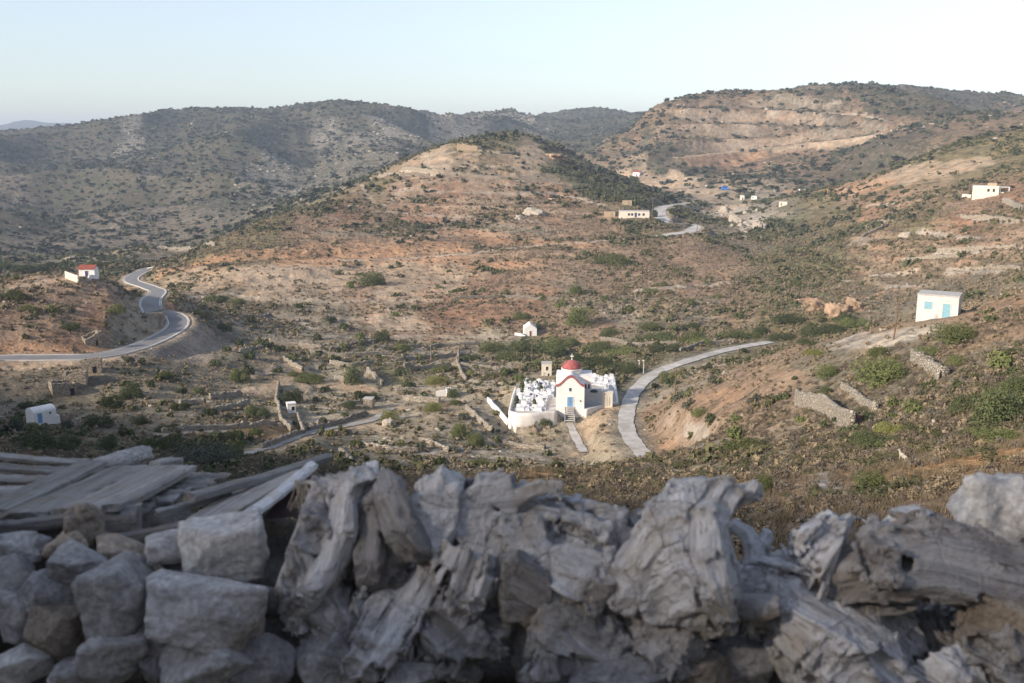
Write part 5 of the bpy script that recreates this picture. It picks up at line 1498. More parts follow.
# outcrops one can point at
for px, py, w, h, lab in ((535,214,26,9,'pale limestone outcrop on the front of the central hill'),(520,219,12,6,'smaller pale outcrop left below the hilltop slope'),(555,158,30,7,'orange pale rock band right of the hilltop ruin'),
                          (838,315,26,24,'orange rock face at the head of the ravine'),(817,310,22,16,'left part of the orange ravine rock face'),(856,307,20,13,'right part of the orange ravine rock face'),(735,222,18,12,'grey limestone crag beside the upper ravine'),(760,228,16,10,'pale crag on the right bank of the upper ravine'),(725,212,14,9,'upper grey crag left of the village houses'),
                          (905,236,12,6,'pale boulder among the right terraces'),(390,425,22,10,'rocky tan knoll left of the churchyard path'),(690,436,14,6,'pale boulder on the slope right of the concrete road'),(725,375,8,7,'small pale boulder on the brown slope'),(933,426,6,9,'upright pale stone beside a dark thicket on the right slope')):
    p = hit(px, py, 60); r = math.hypot(p.x, p.y); v, f = rock_shape(int(px + py), w * r / FPX / 2, w * r / FPX / 2.4, h * r / FPX * (.75 if 'orange' not in lab else .6), 4, *((30, 9, .30, .16) if 'orange' not in lab else (22, 26, .34, .30, .55)))
    tag(link("rock_outcrop", np_mesh("rock_outcrop", v, f, False), M['loose_rock'] if 'orange' not in lab else M['cliffrock'], None, p, (0, 0, face_cam(p))), lab, 'rock')
# cypresses and dark shrubs in the churchyard
def cypress(px, py, h, w, label, lean=0):
    p = on_plane(px, py, YARD_Z); p.z = YARD_Z; root = tag(empty('cypress_tree', p), label, 'tree'); rg = np.random.default_rng(int(px))
    n = 420; t = rg.uniform(0, 1, n) ** .8; a = rg.uniform(0, 6.28, n); rad = w / 2 * np.sin(np.pi * np.clip(t * .86 + .12, 0, 1)) ** .7 * rg.uniform(.55, 1.05, n)
    P = np.stack([np.cos(a) * rad + lean * t, np.sin(a) * rad, .25 + t * (h - .25)], -1); Nn = np.stack([np.cos(a), np.sin(a), .5 + 0 * a], -1) + rg.normal(size=(n, 3)) * .4; Nn /= np.linalg.norm(Nn, axis=1)[:, None]
    v, f = leaf_quads(P, Nn, .16, rg); link('crown', np_mesh('crown', v, f), M['leaf_dark'], root)
    mb = MB(); mb.cyl((0, 0, -.2), (lean * .5, 0, h * .6), .12, .05, 8); mb.build('trunk', M['bark'], root)
cypress(521.5, 395, 3.3, 1.15, 'dark cypress inside the back corner of the churchyard wall', .15)
cypress(516, 407, 2.3, .95, 'shorter dark cypress near the front corner of the churchyard', .2)
cypress(534, 407, 1.6, .8, 'small dark cypress among the front tombs')
cypress(541, 393, 1.7, .9, 'brownish low cypress in the middle of the tombs')
cypress(537, 388, 1.5, .6, 'thin cypress at the back of the left tombs')
# ------------------------------------------------------------------ near wall of stones and old stumps
def mat_stone(name, c1, c2, c3, warm):
    N = NT(name, .92, .15); p = N.pos(True); oi = N.n("ShaderNodeObjectInfo")
    off = N.n("ShaderNodeVectorMath", operation='ADD'); N.l(p, off.inputs[0])
    cm = N.n("ShaderNodeCombineXYZ"); N.l(N.math('MULTIPLY', oi.outputs["Random"], 37.0), cm.inputs[0]); N.l(cm.outputs[0], off.inputs[1])
    q = off.outputs[0]
    n1 = N.noise(6, 6, .65, q); n2 = N.noise(18, 6, .7, q, .6); n3 = N.noise(60, 4, .6, q)
    c = N.mix(N.ramp(n1, .32, .68), c1, c2)
    c = N.mix(N.ramp(n2, .52, .66, 0, .8), c, c3)
    c = N.mix(N.ramp(N.noise(4, 4, .6, q), .55, .75, 0, .6), c, warm)
    c = N.mix(1.0, c, N.ramp(n3, .25, .75, .72, 1.25), 'MULTIPLY')
    c = N.mix(1.0, c, N.ramp(oi.outputs["Random"], 0, 1, .8, 1.2), 'MULTIPLY')
    N.color(c)
    N.bump(N.math('ADD', N.math('ADD', n2, N.math('MULTIPLY', n3, .35)), N.math('MULTIPLY', n1, .8)), .9, .02)
    return N.m
def mat_wood(name, c1, c2, c3, dark, grain=True):
    """weathered grey wood; the fibre follows the 'grain' coordinate of each piece"""
    N = NT(name, .88, .15)
    q = N.attr("grain", "Vector") if grain else N.pos(True)
    mp = N.n("ShaderNodeMapping"); N.l(q, mp.inputs[0])
    v = mp.outputs[0]
    f1 = N.noise(26, 6, .65, v, .5); f2 = N.noise(70, 5, .65, v, .3); b = N.noise(7, 4, .6, N.pos(True)); b2 = N.noise(22, 4, .65, N.pos(True), .5)
    c = N.mix(N.ramp(N.math('ADD', N.math('MULTIPLY', f1, .6), N.math('MULTIPLY', N.noise(9, 4, .6, v), .4)), .36, .62), c1, c2)
    c = N.mix(N.ramp(b, .48, .68, 0, .8), c, c3)
    c = N.mix(1.0, c, N.ramp(N.n('ShaderNodeObjectInfo').outputs['Random'], 0, 1, .8, 1.2), 'MULTIPLY')
    c = N.mix(N.ramp(f2, .56, .68, 0, .75), c, dark)
    c = N.mix(N.ramp(b2, .58, .74, 0, .65), c, dark)
    N.color(c)
    N.bump(N.math('ADD', N.math('MULTIPLY', f1, 1.1), N.math('ADD', N.math('MULTIPLY', f2, .5), N.math('MULTIPLY', b2, .6))), 1.0, .022)
    return N.m
M['limestone'] = mat_stone("wall_limestone", (0.347, 0.340, 0.334), (0.488, 0.475, 0.463), (0.643, 0.629, 0.610), (0.385, 0.321, 0.251))
M['darkstone'] = mat_stone("dark_wall_stone", (0.235, 0.235, 0.242), (0.334, 0.328, 0.328), (0.458, 0.446, 0.433), (0.272, 0.228, 0.186))
M['brownstone'] = mat_stone("brownish_wall_stone", (0.274, 0.232, 0.190), (0.370, 0.315, 0.256), (0.476, 0.429, 0.370), (0.237, 0.185, 0.137))
M['heartstone'] = mat_stone("shadowed_wall_stone", (.09, .085, .08), (.13, .12, .11), (.17, .16, .145), (.10, .08, .06))  # base colour darkened to put the shade of the gaps into it
M['palestone'] = mat_stone("pale_wall_stone", (0.511, 0.504, 0.497), (0.645, 0.638, 0.625), (0.780, 0.766, 0.746), (0.484, 0.430, 0.349))
M['stump'] = mat_wood("weathered_root_wood", (.34, .335, .335), (.70, .70, .71), (.43, .385, .33), (.10, .085, .07))
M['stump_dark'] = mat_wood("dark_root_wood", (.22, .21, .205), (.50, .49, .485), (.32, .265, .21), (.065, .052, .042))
M['stump_pale'] = mat_wood("silvered_root_wood", (.48, .48, .49), (.76, .76, .77), (.50, .45, .38), (.15, .13, .11))
M['board'] = mat_wood("weathered_board", (.22, .215, .205), (.40, .39, .38), (.30, .26, .215), (.10, .085, .075))
M['board_dark'] = mat_wood("dark_weathered_board", (.17, .165, .16), (.28, .27, .26), (.24, .20, .165), (.08, .07, .06))
M['rustsheet'] = mat_plain("brown_sheet", (.12, .085, .085), .2, 8, .7, (.08, .05, .04), .5, .1)
M['straw'] = mat_plain("dry_straw", (.45, .40, .31), .15, 8, .9, None, 0, 0)

# surfaces from distance fields
def surface_net(Fd, org, h):
    nx, ny, nz = Fd.shape
    s = Fd < 0
    acc = np.zeros((nx - 1, ny - 1, nz - 1, 3)); cnt = np.zeros((nx - 1, ny - 1, nz - 1))
    cor = [(a, b, c) for a in (0, 1) for b in (0, 1) for c in (0, 1)]
    def sl(k): return tuple(slice(o, n - 1 + o) for o, n in zip(k, (nx, ny, nz)))
    for a in cor:
        for ax in range(3):
            if a[ax]: continue
            b = list(a); b[ax] = 1
            fa, fb = Fd[sl(a)], Fd[sl(b)]
            m = (fa < 0) != (fb < 0)
            t = np.where(m, fa / (fa - fb + 1e-12), 0)
            for d in range(3):
                acc[..., d] += np.where(m, a[d] + (t if d == ax else 0), 0)
            cnt += m
    act = cnt > 0
    idx = -np.ones(act.shape, np.int64); idx[act] = np.arange(act.sum())
    ci = np.stack(np.nonzero(act), -1)
    V = (ci + acc[act] / cnt[act][:, None]) * h + org
    Fs = []
    for ax in range(3):
        u, w = (ax + 1) % 3, (ax + 2) % 3
        lo = [slice(None)] * 3; hi = [slice(None)] * 3
        lo[ax] = slice(0, -1); hi[ax] = slice(1, None)
        m = s[tuple(lo)] != s[tuple(hi)]
        q = np.stack(np.nonzero(m), -1)
        q = q[(q[:, u] > 0) & (q[:, w] > 0) & (q[:, u] < act.shape[u]) & (q[:, w] < act.shape[w]) & (q[:, ax] < act.shape[ax])]
        def at(du, dw):
            r = q.copy(); r[:, u] += du; r[:, w] += dw
            return idx[r[:, 0], r[:, 1], r[:, 2]]
        f = np.stack([at(-1, -1), at(0, -1), at(0, 0), at(-1, 0)], -1)
        fl = s[q[:, 0], q[:, 1], q[:, 2]]
        f[~fl] = f[~fl][:, ::-1]
        Fs.append(f[(f >= 0).all(1)])
    return V, np.concatenate(Fs)
def seg_field(P, segs, k=55.0):
    """distance to tapered capsules (smooth union), coordinate along and offset across the nearest one"""
    best = np.full(len(P), 1e9); S = np.zeros(len(P)); OFF = np.zeros((len(P), 3)); acc = np.zeros(len(P))
    for a, b, ra, rb, s0, fl in segs:
        ab = b - a; L2 = (ab @ ab) + 1e-12; L = math.sqrt(L2)
        t = np.clip(((P - a) @ ab) / L2, 0, 1)
        o = P - (a + t[:, None] * ab)
        r = ra + (rb - ra) * t
        od = o.copy(); 
        if fl != 1.0: od[:, 1] /= fl     # deeper or shallower than wide
        d = np.linalg.norm(od, axis=1) - r
        acc += np.exp(np.clip(-k * d, -60, 60))
        m = d < best
        best = np.where(m, d, best); S = np.where(m, s0 + t * L, S); OFF = np.where(m[:, None], o, OFF)
    return -np.log(acc + 1e-30) / k, S, OFF
def stump(name, chains, mat, label, cat='stump', h=.0056, ridge=.020, lump=.028, cuts=(), fl=1.0, seed=0, facets=1, twist=4.0, pits=.06, blend=55.0, group="weathered stumps piled on the stone wall", freq=26.0):
    """chains: lists of (px, py, depth, radius in picture units)"""
    segs = []
    for ch_ in chains:
        pts = [(np.array(at_depth(x, y, d)), r * 1.14 * d / FPX) for x, y, d, r in ch_]
        s = 0.0
        for (a, ra), (b, rb) in zip(pts[:-1], pts[1:]):
            segs.append((a, b, ra, rb, s, fl)); s += float(np.linalg.norm(b - a))
    lo = np.min([np.minimum(q[0], q[1]) - max(q[2], q[3]) * max(1, fl) for q in segs], 0) - .05
    hi = np.max([np.maximum(q[0], q[1]) + max(q[2], q[3]) * max(1, fl) for q in segs], 0) + .05
    n = np.ceil((hi - lo) / h).astype(int) + 1
    ax = [lo[k] + np.arange(n[k]) * h for k in range(3)]
    P = np.stack(np.meshgrid(*ax, indexing='ij'), -1).reshape(-1, 3)
    D, S, OFF = seg_field(P, segs, blend)
    m = np.abs(D) < .075
    tw = S[m] * twist; cs_, sn_ = np.cos(tw), np.sin(tw)
    p, g = P[m], np.stack([OFF[m][:, 0] * cs_ - OFF[m][:, 2] * sn_, OFF[m][:, 1], OFF[m][:, 0] * sn_ + OFF[m][:, 2] * cs_, S[m] * .06], 1)
    o = np.array([seed * 3.7, seed * 1.3, seed * .7])
    gg = np.stack([g[:, 0], g[:, 1] + .35 * g[:, 3], g[:, 2] + g[:, 3]], -1)
    wp = gg + .03 * np.stack([noise3(p * 8 + o, seed + 2), noise3(p * 8 + o, seed + 4), noise3(p * 8 + o, seed + 6)], -1)
    d = D[m] + .6 * lump * fbm3(p * 6 + o, 2, seed + 3)
    d += 1.5 * ridge * (1.9 * np.abs(noise3(wp * freq * .62 + o, seed + 7)) - .6) + ridge * .6 * (.5 - 1.5 * np.abs(noise3(wp * freq * 2.4 + o, seed + 8)))
    d += .004 * fbm3(p * 34 + o, 2, seed + 21)
    pit = noise3(p * 10 + o, seed + 15); d += pits * smooth(.5, .8, pit)
    D[m] = d
    rgp = np.random.default_rng(seed + 900)
    for _ in range(facets):              # split and broken faces
        a, b, ra, rb_, s0, fl_ = segs[rgp.integers(len(segs))]
        t = rgp.uniform(0, 1); c = a + t * (b - a); ax_ = (b - a) / (np.linalg.norm(b - a) + 1e-9)
        nv = rgp.normal(size=3); nv[1] -= .9; nv -= ax_ * (nv @ ax_) * .9; nv /= np.linalg.norm(nv)
        pl = (P - c) @ nv - (ra + (rb_ - ra) * t) * rgp.uniform(.68, .95)
        near_ = np.linalg.norm(P - c, axis=1) < 3.2 * max(ra, rb_)
        q_ = near_ & (np.abs(pl) < .05)
        pl[q_] += .006 * noise3(np.stack([P[q_, 0] * 40, P[q_, 1] * 40, P[q_, 2] * 40], -1) @ (np.eye(3) - .85 * np.outer(ax_, ax_)) + o, seed + 33)
        D = np.where(near_, np.maximum(D, pl), D)
    for (x, y, dd), nv in cuts:          # sawn or broken ends
        c = np.array(at_depth(x, y, dd)); nv = np.array(nv, float); nv /= np.linalg.norm(nv)
        D = np.maximum(D, (P - c) @ nv + (.006 * noise3(P * 40 + o, seed + 31) if len(P) < 900000 else 0))
    V, F = surface_net(D.reshape(n), lo, h)
    lab_ = np.arange(len(V))             # keep the largest piece, drop loose crumbs
    for _ in range(400):
        m0 = lab_[F].min(1); new = lab_.copy()
        for k in range(4): np.minimum.at(new, F[:, k], m0)
        new = new[new]
        if (new == lab_).all(): break
        lab_ = new
    u_, n_ = np.unique(lab_, return_counts=True); keep = lab_ == u_[n_.argmax()]
    F = F[keep[F].all(1)]; ren = np.cumsum(keep) - 1; V = V[keep]; F = ren[F]
    c0 = V.mean(0); c0[2] = V[:, 2].min()
    me = np_mesh(name, V - c0, F, True)
    _, S, OFF = seg_field(V, segs)
    at = me.attributes.new("grain", 'FLOAT_VECTOR', 'POINT')
    at.data.foreach_set("vector", np.stack([OFF[:, 0] * np.cos(twist * S) - OFF[:, 2] * np.sin(twist * S) + seed, OFF[:, 1] + .04 * S, OFF[:, 0] * np.sin(twist * S) + OFF[:, 2] * np.cos(twist * S) + .05 * S], -1).astype(np.float32).ravel())
    o_ = link(name, me, M[mat], None, Vector(c0))
    return tag(o_, label, cat, group)
def stone(px, py, w, h, d, rot, seed, mat, label, sub=5, dz=1.0, sharp=46, rough=.05, name='wall_stone', cat='stone', group="stones of the dry stone wall", planes=10, dmin=.60, box=True):
    c = at_depth(px, py, d); s = c.y / math.cos(0) / FPX * 1.0
    hx, hz = w * s / 2 * 1.17, h * s / 2 * 1.22
    v, f = rock_shape(seed, 1, 1, 1, sub, planes, sharp, rough, .022, dmin, box)
    hy = min(.5 * (hx + hz), .16) * dz
    v = v / np.abs(v).max(0) * np.array([hx, hy, hz])
    a = R(rot); x = v[:, 0] * math.cos(a) - v[:, 2] * math.sin(a); z = v[:, 0] * math.sin(a) + v[:, 2] * math.cos(a)
    v = np.stack([x, v[:, 1], z], -1)
    o = link(name, np_mesh(name, v, f, True), M[mat], None, c, (0, 0, face_cam(c)))
    return tag(o, label, cat, group)

ST = (  # x, y, w, h, depth, turn, kind, label
 (207,608,108,76,2.36,-6,'limestone','largest grey boulder in the middle of the left wall'),
 (118,598,72,78,2.40,10,'limestone','tall slanted grey stone left of the largest boulder'),
 (226,552,78,62,2.50,8,'palestone','rough pale stone under the plywood sheet'),
 (163,551,48,30,2.50,-8,'limestone','small pale wedge stone just under the pallet block'),
 (76,563,54,34,2.46,4,'darkstone','smooth dark stone below the rough post stone'),
 (45,591,50,44,2.44,14,'darkstone','dark blocky stone in the left wall under the smooth one'),
 (18,615,38,52,2.42,12,'darkstone','upright bluish stone near the left end of the wall'),
 (10,576,52,40,2.50,-5,'limestone','pale stone at the far left below the pallet'),
 (10,549,56,26,2.60,3,'limestone','flat topped pale stone at the far left directly under the pallet'),
 (83,590,30,38,2.46,20,'brownstone','small brown stone wedged beside the tall slanted one'),
 (111,657,64,50,2.32,-4,'limestone','rounded grey stone at the bottom below the tall slanted one'),
 (207,664,96,48,2.30,2,'limestone','wide grey stone at the bottom under the largest boulder'),
 (60,632,62,48,2.38,-12,'brownstone','brownish stone left of the rounded bottom stone'),
 (22,661,56,36,2.34,6,'limestone','low grey stone at the bottom left corner'),
 (148,648,28,26,2.34,30,'limestone','small chinking stone between the two bottom stones'),
 (154,668,30,30,2.32,10,'darkstone','small dark stone at the bottom beside the chinking stone'),
 (264,660,50,54,2.34,70,'darkstone','dark tilted slab right of the wide bottom stone'),
 (264,600,30,50,2.50,80,'darkstone','dark upright stone between the largest boulder and the stumps'),
 (72,677,50,30,2.30,0,'darkstone','dark stone at the bottom edge of the left wall'),
 (150,585,40,36,2.56,15,'brownstone','brown stone deep in the gap beside the slanted stone'),
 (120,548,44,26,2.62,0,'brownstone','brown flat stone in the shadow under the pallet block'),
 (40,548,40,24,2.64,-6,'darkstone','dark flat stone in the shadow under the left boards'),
 (182,580,30,24,2.50,-15,'darkstone','small dark stone above the largest boulder'),
)
for k, (x, y, w, h, d, ro, mt_, lab) in enumerate(ST):
    stone(x, y, w, h, d, ro, 500 + k, mt_, lab, 5 if w > 40 else 4)
stone(87,524,40,44,2.66,0,540,'brownstone','rough brownish stone standing up in front of the pallet', rough=.16, sharp=9)
stone(66,548,40,30,2.60,25,541,'brownstone','lower lump of rough brown stone beside the standing one', rough=.16, sharp=9)
stone(120,462,60,19,4.3,0,542,'limestone','pale flat boulder behind the weathered boards', sharp=10, rough=.1, group=None)
stone(166,466,30,14,4.2,-3,543,'limestone','small flat boulder right of the pale one behind the boards', 4, group=None)
stone(366,482,32,34,2.62,0,544,'palestone','small pale stone perched on top between stump and arched log', sharp=9, rough=.1)
stone(998,512,108,86,2.52,14,545,'palestone','big pale boulder on top of the wall at the right', dz=1.2, rough=.16, sharp=12, planes=22, dmin=.78, box=False)
stone(1012,612,90,60,2.36,-8,546,'brownstone','brown stone at the right edge of the wall')
stone(328,655,60,56,2.36,40,547,'darkstone','dark rounded stone low between the stumps and the left wall')
stone(420,668,70,30,2.32,10,548,'darkstone','flat dark stone at the bottom below the striped log')
stone(612,672,110,44,2.30,0,549,'darkstone','dark rounded stone at the bottom below the big flat topped stump')
stone(735,655,70,50,2.40,-10,550,'darkstone','dark stone in the hollow under the twisted stump')
stone(700,668,60,36,2.34,12,551,'brownstone','brown stone at the bottom below the twisted stump')
# hidden heart of the wall
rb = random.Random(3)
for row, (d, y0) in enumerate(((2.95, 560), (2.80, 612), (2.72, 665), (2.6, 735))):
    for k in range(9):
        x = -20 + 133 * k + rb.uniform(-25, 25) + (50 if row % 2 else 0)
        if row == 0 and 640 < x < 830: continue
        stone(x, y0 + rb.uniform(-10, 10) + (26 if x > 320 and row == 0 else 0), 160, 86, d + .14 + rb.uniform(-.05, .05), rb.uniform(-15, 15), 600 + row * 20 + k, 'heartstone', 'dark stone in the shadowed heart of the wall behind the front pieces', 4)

# the wall goes on to both sides
re_ = random.Random(12)
for sgn, x0 in ((1, 1085), (-1, -70)):
    for k in range(9):
        for row, (d, y0, hh) in enumerate(((2.55, 540, 80), (2.46, 605, 78), (2.38, 665, 70))):
            stone(x0 + sgn * (k * 88 + re_.uniform(-12, 12) + 40 * (row == 1)), y0 + re_.uniform(-10, 10), re_.uniform(84, 112), hh, d + re_.uniform(-.05, .05), re_.uniform(-14, 14), 700 + row * 40 + k + (20 if sgn > 0 else 0), re_.choice(('limestone', 'darkstone', 'limestone', 'brownstone')), 'grey stone where the wall runs on past the pile of stumps' if sgn > 0 else 'grey stone where the wall runs on to the left of the pallet', 4, dz=1.1)
D0 = 2.5
STUMPS = [
 # label, material, chains, keywords
 ('broad dark root stump right of the plywood sheet', 'stump_dark', [[(286,548,2.55,30),(312,535,2.5,38),(336,512,2.55,26)],[(300,560,2.45,30),(296,590,2.4,24)],[(318,530,2.5,30),(338,500,2.6,18)]], dict(lump=.04, seed=1)),
 ('long pale root slanting down left of the arched log', 'stump', [[(362,496,2.5,20),(346,540,2.42,20),(326,585,2.38,22),(304,612,2.36,12)],[(352,520,2.48,22),(318,516,2.6,12)]], dict(ridge=.026, seed=2)),
 ('dark arched log curving down from the top of the pile', 'stump_dark', [[(392,482,2.50,14),(394,500,2.42,13),(404,528,2.38,13),(420,545,2.38,12)],[(382,520,2.46,28),(376,560,2.42,26),(392,578,2.42,16)]], dict(seed=3, ridge=.008, lump=.012, facets=1)),
 ('broken stump end with pale rough face beside the arched log', 'stump_pale', [[(434,560,2.55,26),(434,512,2.45,31),(438,498,2.45,26)]], dict(seed=4, ridge=.012, lump=.03, facets=2, cuts=[((434,512,2.39),(.15,-1,.35))])),
 ('rotten grooved root with long spike pointing right', 'stump', [[(486,512,2.45,22),(482,545,2.38,25),(466,585,2.36,22),(456,604,2.36,15)],[(484,508,2.45,20),(512,503,2.46,12),(544,493,2.46,6)],[(500,520,2.46,18),(504,566,2.42,18)]], dict(ridge=.030, lump=.035, seed=5)),
 ('sawn grey wood block under the flat topped stump', 'board_dark', [[(514,575,2.32,22),(540,590,2.32,20)],[(514,606,2.32,20),(536,612,2.32,18)]], dict(ridge=.008, lump=.010, seed=6, cuts=[((527,593,2.235),(-.12,-1,.0)),((500,593,2.3),(-1,-.15,0)),((552,590,2.3),(1,-.1,.1)),((527,622,2.3),(0,-.1,-1))])),
 ('big flat topped stump in the middle of the pile', 'stump', [[(524,530,2.5,34),(566,536,2.48,38),(604,534,2.48,30)],[(560,556,2.42,40),(592,570,2.4,30),(560,590,2.42,26)],[(600,536,2.46,28),(624,520,2.5,10)],[(540,540,2.42,34),(530,575,2.42,20)]], dict(ridge=.020, lump=.050, seed=7, cuts=[((566,505,2.48),(0,-.1,1))])),
 ('brown lumpy root chunk low below the grooved root', 'stump_dark', [[(444,612,2.36,26),(470,640,2.32,34),(500,640,2.34,24)],[(450,640,2.36,26),(440,668,2.34,16)]], dict(lump=.05, seed=8)),
 ('striped split log leaning low beside the long pale root', 'stump', [[(418,572,2.42,17),(394,604,2.36,22),(366,646,2.32,26)],[(400,600,2.38,20),(408,650,2.38,18)]], dict(ridge=.034, lump=.014, seed=9, freq=34)),
 ('dark split piece with pale scars at the foot of the long root', 'stump_dark', [[(318,610,2.4,22),(346,628,2.36,24),(372,610,2.40,16)]], dict(seed=10, ridge=.022)),
 ('wide upright slab of grey wood under the flat topped stump', 'stump', [[(560,610,2.38,30),(556,668,2.34,34)],[(594,604,2.40,28),(596,668,2.36,30)],[(566,620,2.34,30),(600,640,2.34,28)]], dict(ridge=.022, lump=.02, seed=11)),
 ('twisted silvery stump with spike pointing right on top of the pile', 'stump_pale', [[(690,505,2.42,22),(684,540,2.36,34),(700,590,2.30,32),(716,622,2.28,14)],[(690,505,2.42,20),(718,499,2.42,14),(750,490,2.42,8)],[(670,545,2.36,30),(640,580,2.34,28),(612,596,2.34,10)],[(690,575,2.3,36),(660,590,2.32,28)],[(722,499,2.38,10),(706,522,2.30,10),(705,555,2.24,10),(714,588,2.21,10),(728,614,2.20,6)]], dict(ridge=.011, lump=.012, seed=12, h=.0045, facets=0, pits=.03, twist=2.0, freq=30)),
 ('dark stick leaning behind the twisted stump', 'stump_dark', [[(660,502,2.62,6),(645,524,2.60,9),(632,548,2.58,9)]], dict(ridge=.008, lump=.006, seed=13, facets=0)),
 ('hooked root arching over a see through hole', 'stump', [[(714,538,2.58,6),(721,529,2.58,6.5),(734,526,2.57,7),(747,533,2.55,8.5),(755,549,2.52,10),(757,574,2.48,14),(746,602,2.44,17)],[(757,550,2.52,9),(767,537,2.54,8)],[(764,560,2.52,10),(786,564,2.5,8),(798,580,2.5,14)],[(722,600,2.5,7),(734,606,2.46,11)]], dict(ridge=.006, lump=.006, seed=14, h=.004, facets=0, pits=.0, blend=240.0)),
 ('short cut branch with brown pointed end below the hooked root', 'stump_dark', [[(722,600,2.32,10),(756,604,2.28,11),(778,604,2.26,9)]], dict(ridge=.008, lump=.006, facets=1, seed=15, cuts=[((779,604,2.26),(1,-.2,.1))])),
 ('tapered pale root right of the cut branch', 'stump', [[(752,584,2.40,11),(784,592,2.36,18),(812,610,2.36,24)]], dict(ridge=.024, seed=16)),
 ('crumbling brown root mass under the twisted stump', 'stump_dark', [[(630,612,2.42,22),(664,634,2.36,32),(690,650,2.34,24)],[(640,655,2.36,24),(660,672,2.34,20)],[(720,640,2.44,24),(752,640,2.46,22)]], dict(lump=.055, seed=17)),
 ('leaning lilac grey root at the left of the overhanging stump', 'stump', [[(852,524,2.48,10),(834,545,2.44,20),(812,566,2.42,22),(806,590,2.40,18)]], dict(ridge=.026, lump=.022, seed=18)),
 ('wide overhanging stump with pale cut block on top', 'stump_dark', [[(838,575,2.38,20),(880,562,2.36,28),(930,560,2.38,30),(980,572,2.40,30),(1030,580,2.42,28)],[(890,545,2.44,26),(930,546,2.46,20)],[(860,590,2.38,14),(900,584,2.38,16)],[(950,590,2.38,16),(1000,600,2.4,14)]], dict(ridge=.020, lump=.045, seed=19)),
 ('pale cut wood block crowning the overhanging stump', 'stump_pale', [[(884,540,2.44,18),(908,532,2.44,26),(938,545,2.44,20),(972,558,2.42,10)]], dict(ridge=.010, lump=.016, seed=20, cuts=[((908,513,2.46),(0,-.1,1)),((880,540,2.46),(-1,0,.5))])),
 ('thick diagonal log sweeping down right below the leaning root', 'stump', [[(764,594,2.42,22),(800,612,2.36,34),(838,645,2.30,42),(872,684,2.28,34)],[(790,640,2.36,26),(820,684,2.32,34)]], dict(ridge=.026, lump=.03, seed=21)),
 ('smooth grey log slanting low under the overhanging stump', 'stump', [[(878,606,2.44,24),(900,640,2.38,24),(944,676,2.32,26),(960,690,2.3,24)],[(890,610,2.46,20),(874,640,2.44,14)]], dict(ridge=.014, lump=.014, seed=22)),
 ('knotted dark stump low at the right edge', 'stump_dark', [[(960,626,2.42,22),(996,640,2.36,34),(1030,650,2.36,34)],[(985,665,2.34,28),(1020,684,2.32,30)],[(948,640,2.46,16),(930,620,2.5,12)]], dict(lump=.045, seed=23)),
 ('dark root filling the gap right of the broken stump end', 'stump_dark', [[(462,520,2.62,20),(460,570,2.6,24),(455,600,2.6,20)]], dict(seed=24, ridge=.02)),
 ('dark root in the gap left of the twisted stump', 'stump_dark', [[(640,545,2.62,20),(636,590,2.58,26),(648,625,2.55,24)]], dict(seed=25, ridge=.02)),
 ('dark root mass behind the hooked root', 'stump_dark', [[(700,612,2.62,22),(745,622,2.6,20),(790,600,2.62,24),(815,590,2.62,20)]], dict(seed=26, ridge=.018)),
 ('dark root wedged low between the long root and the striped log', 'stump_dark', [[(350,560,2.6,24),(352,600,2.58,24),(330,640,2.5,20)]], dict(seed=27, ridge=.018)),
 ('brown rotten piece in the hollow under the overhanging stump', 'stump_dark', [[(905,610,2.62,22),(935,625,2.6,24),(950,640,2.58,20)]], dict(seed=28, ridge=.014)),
 ('pale splintered root lying over the hooked root base', 'stump', [[(768,568,2.44,9),(792,572,2.42,15),(812,584,2.42,13)]], dict(seed=29, ridge=.018, facets=2)),
]
for lab, mt_, chains, kw in STUMPS:
    stump('root_stump', chains, mt_, lab, **kw)

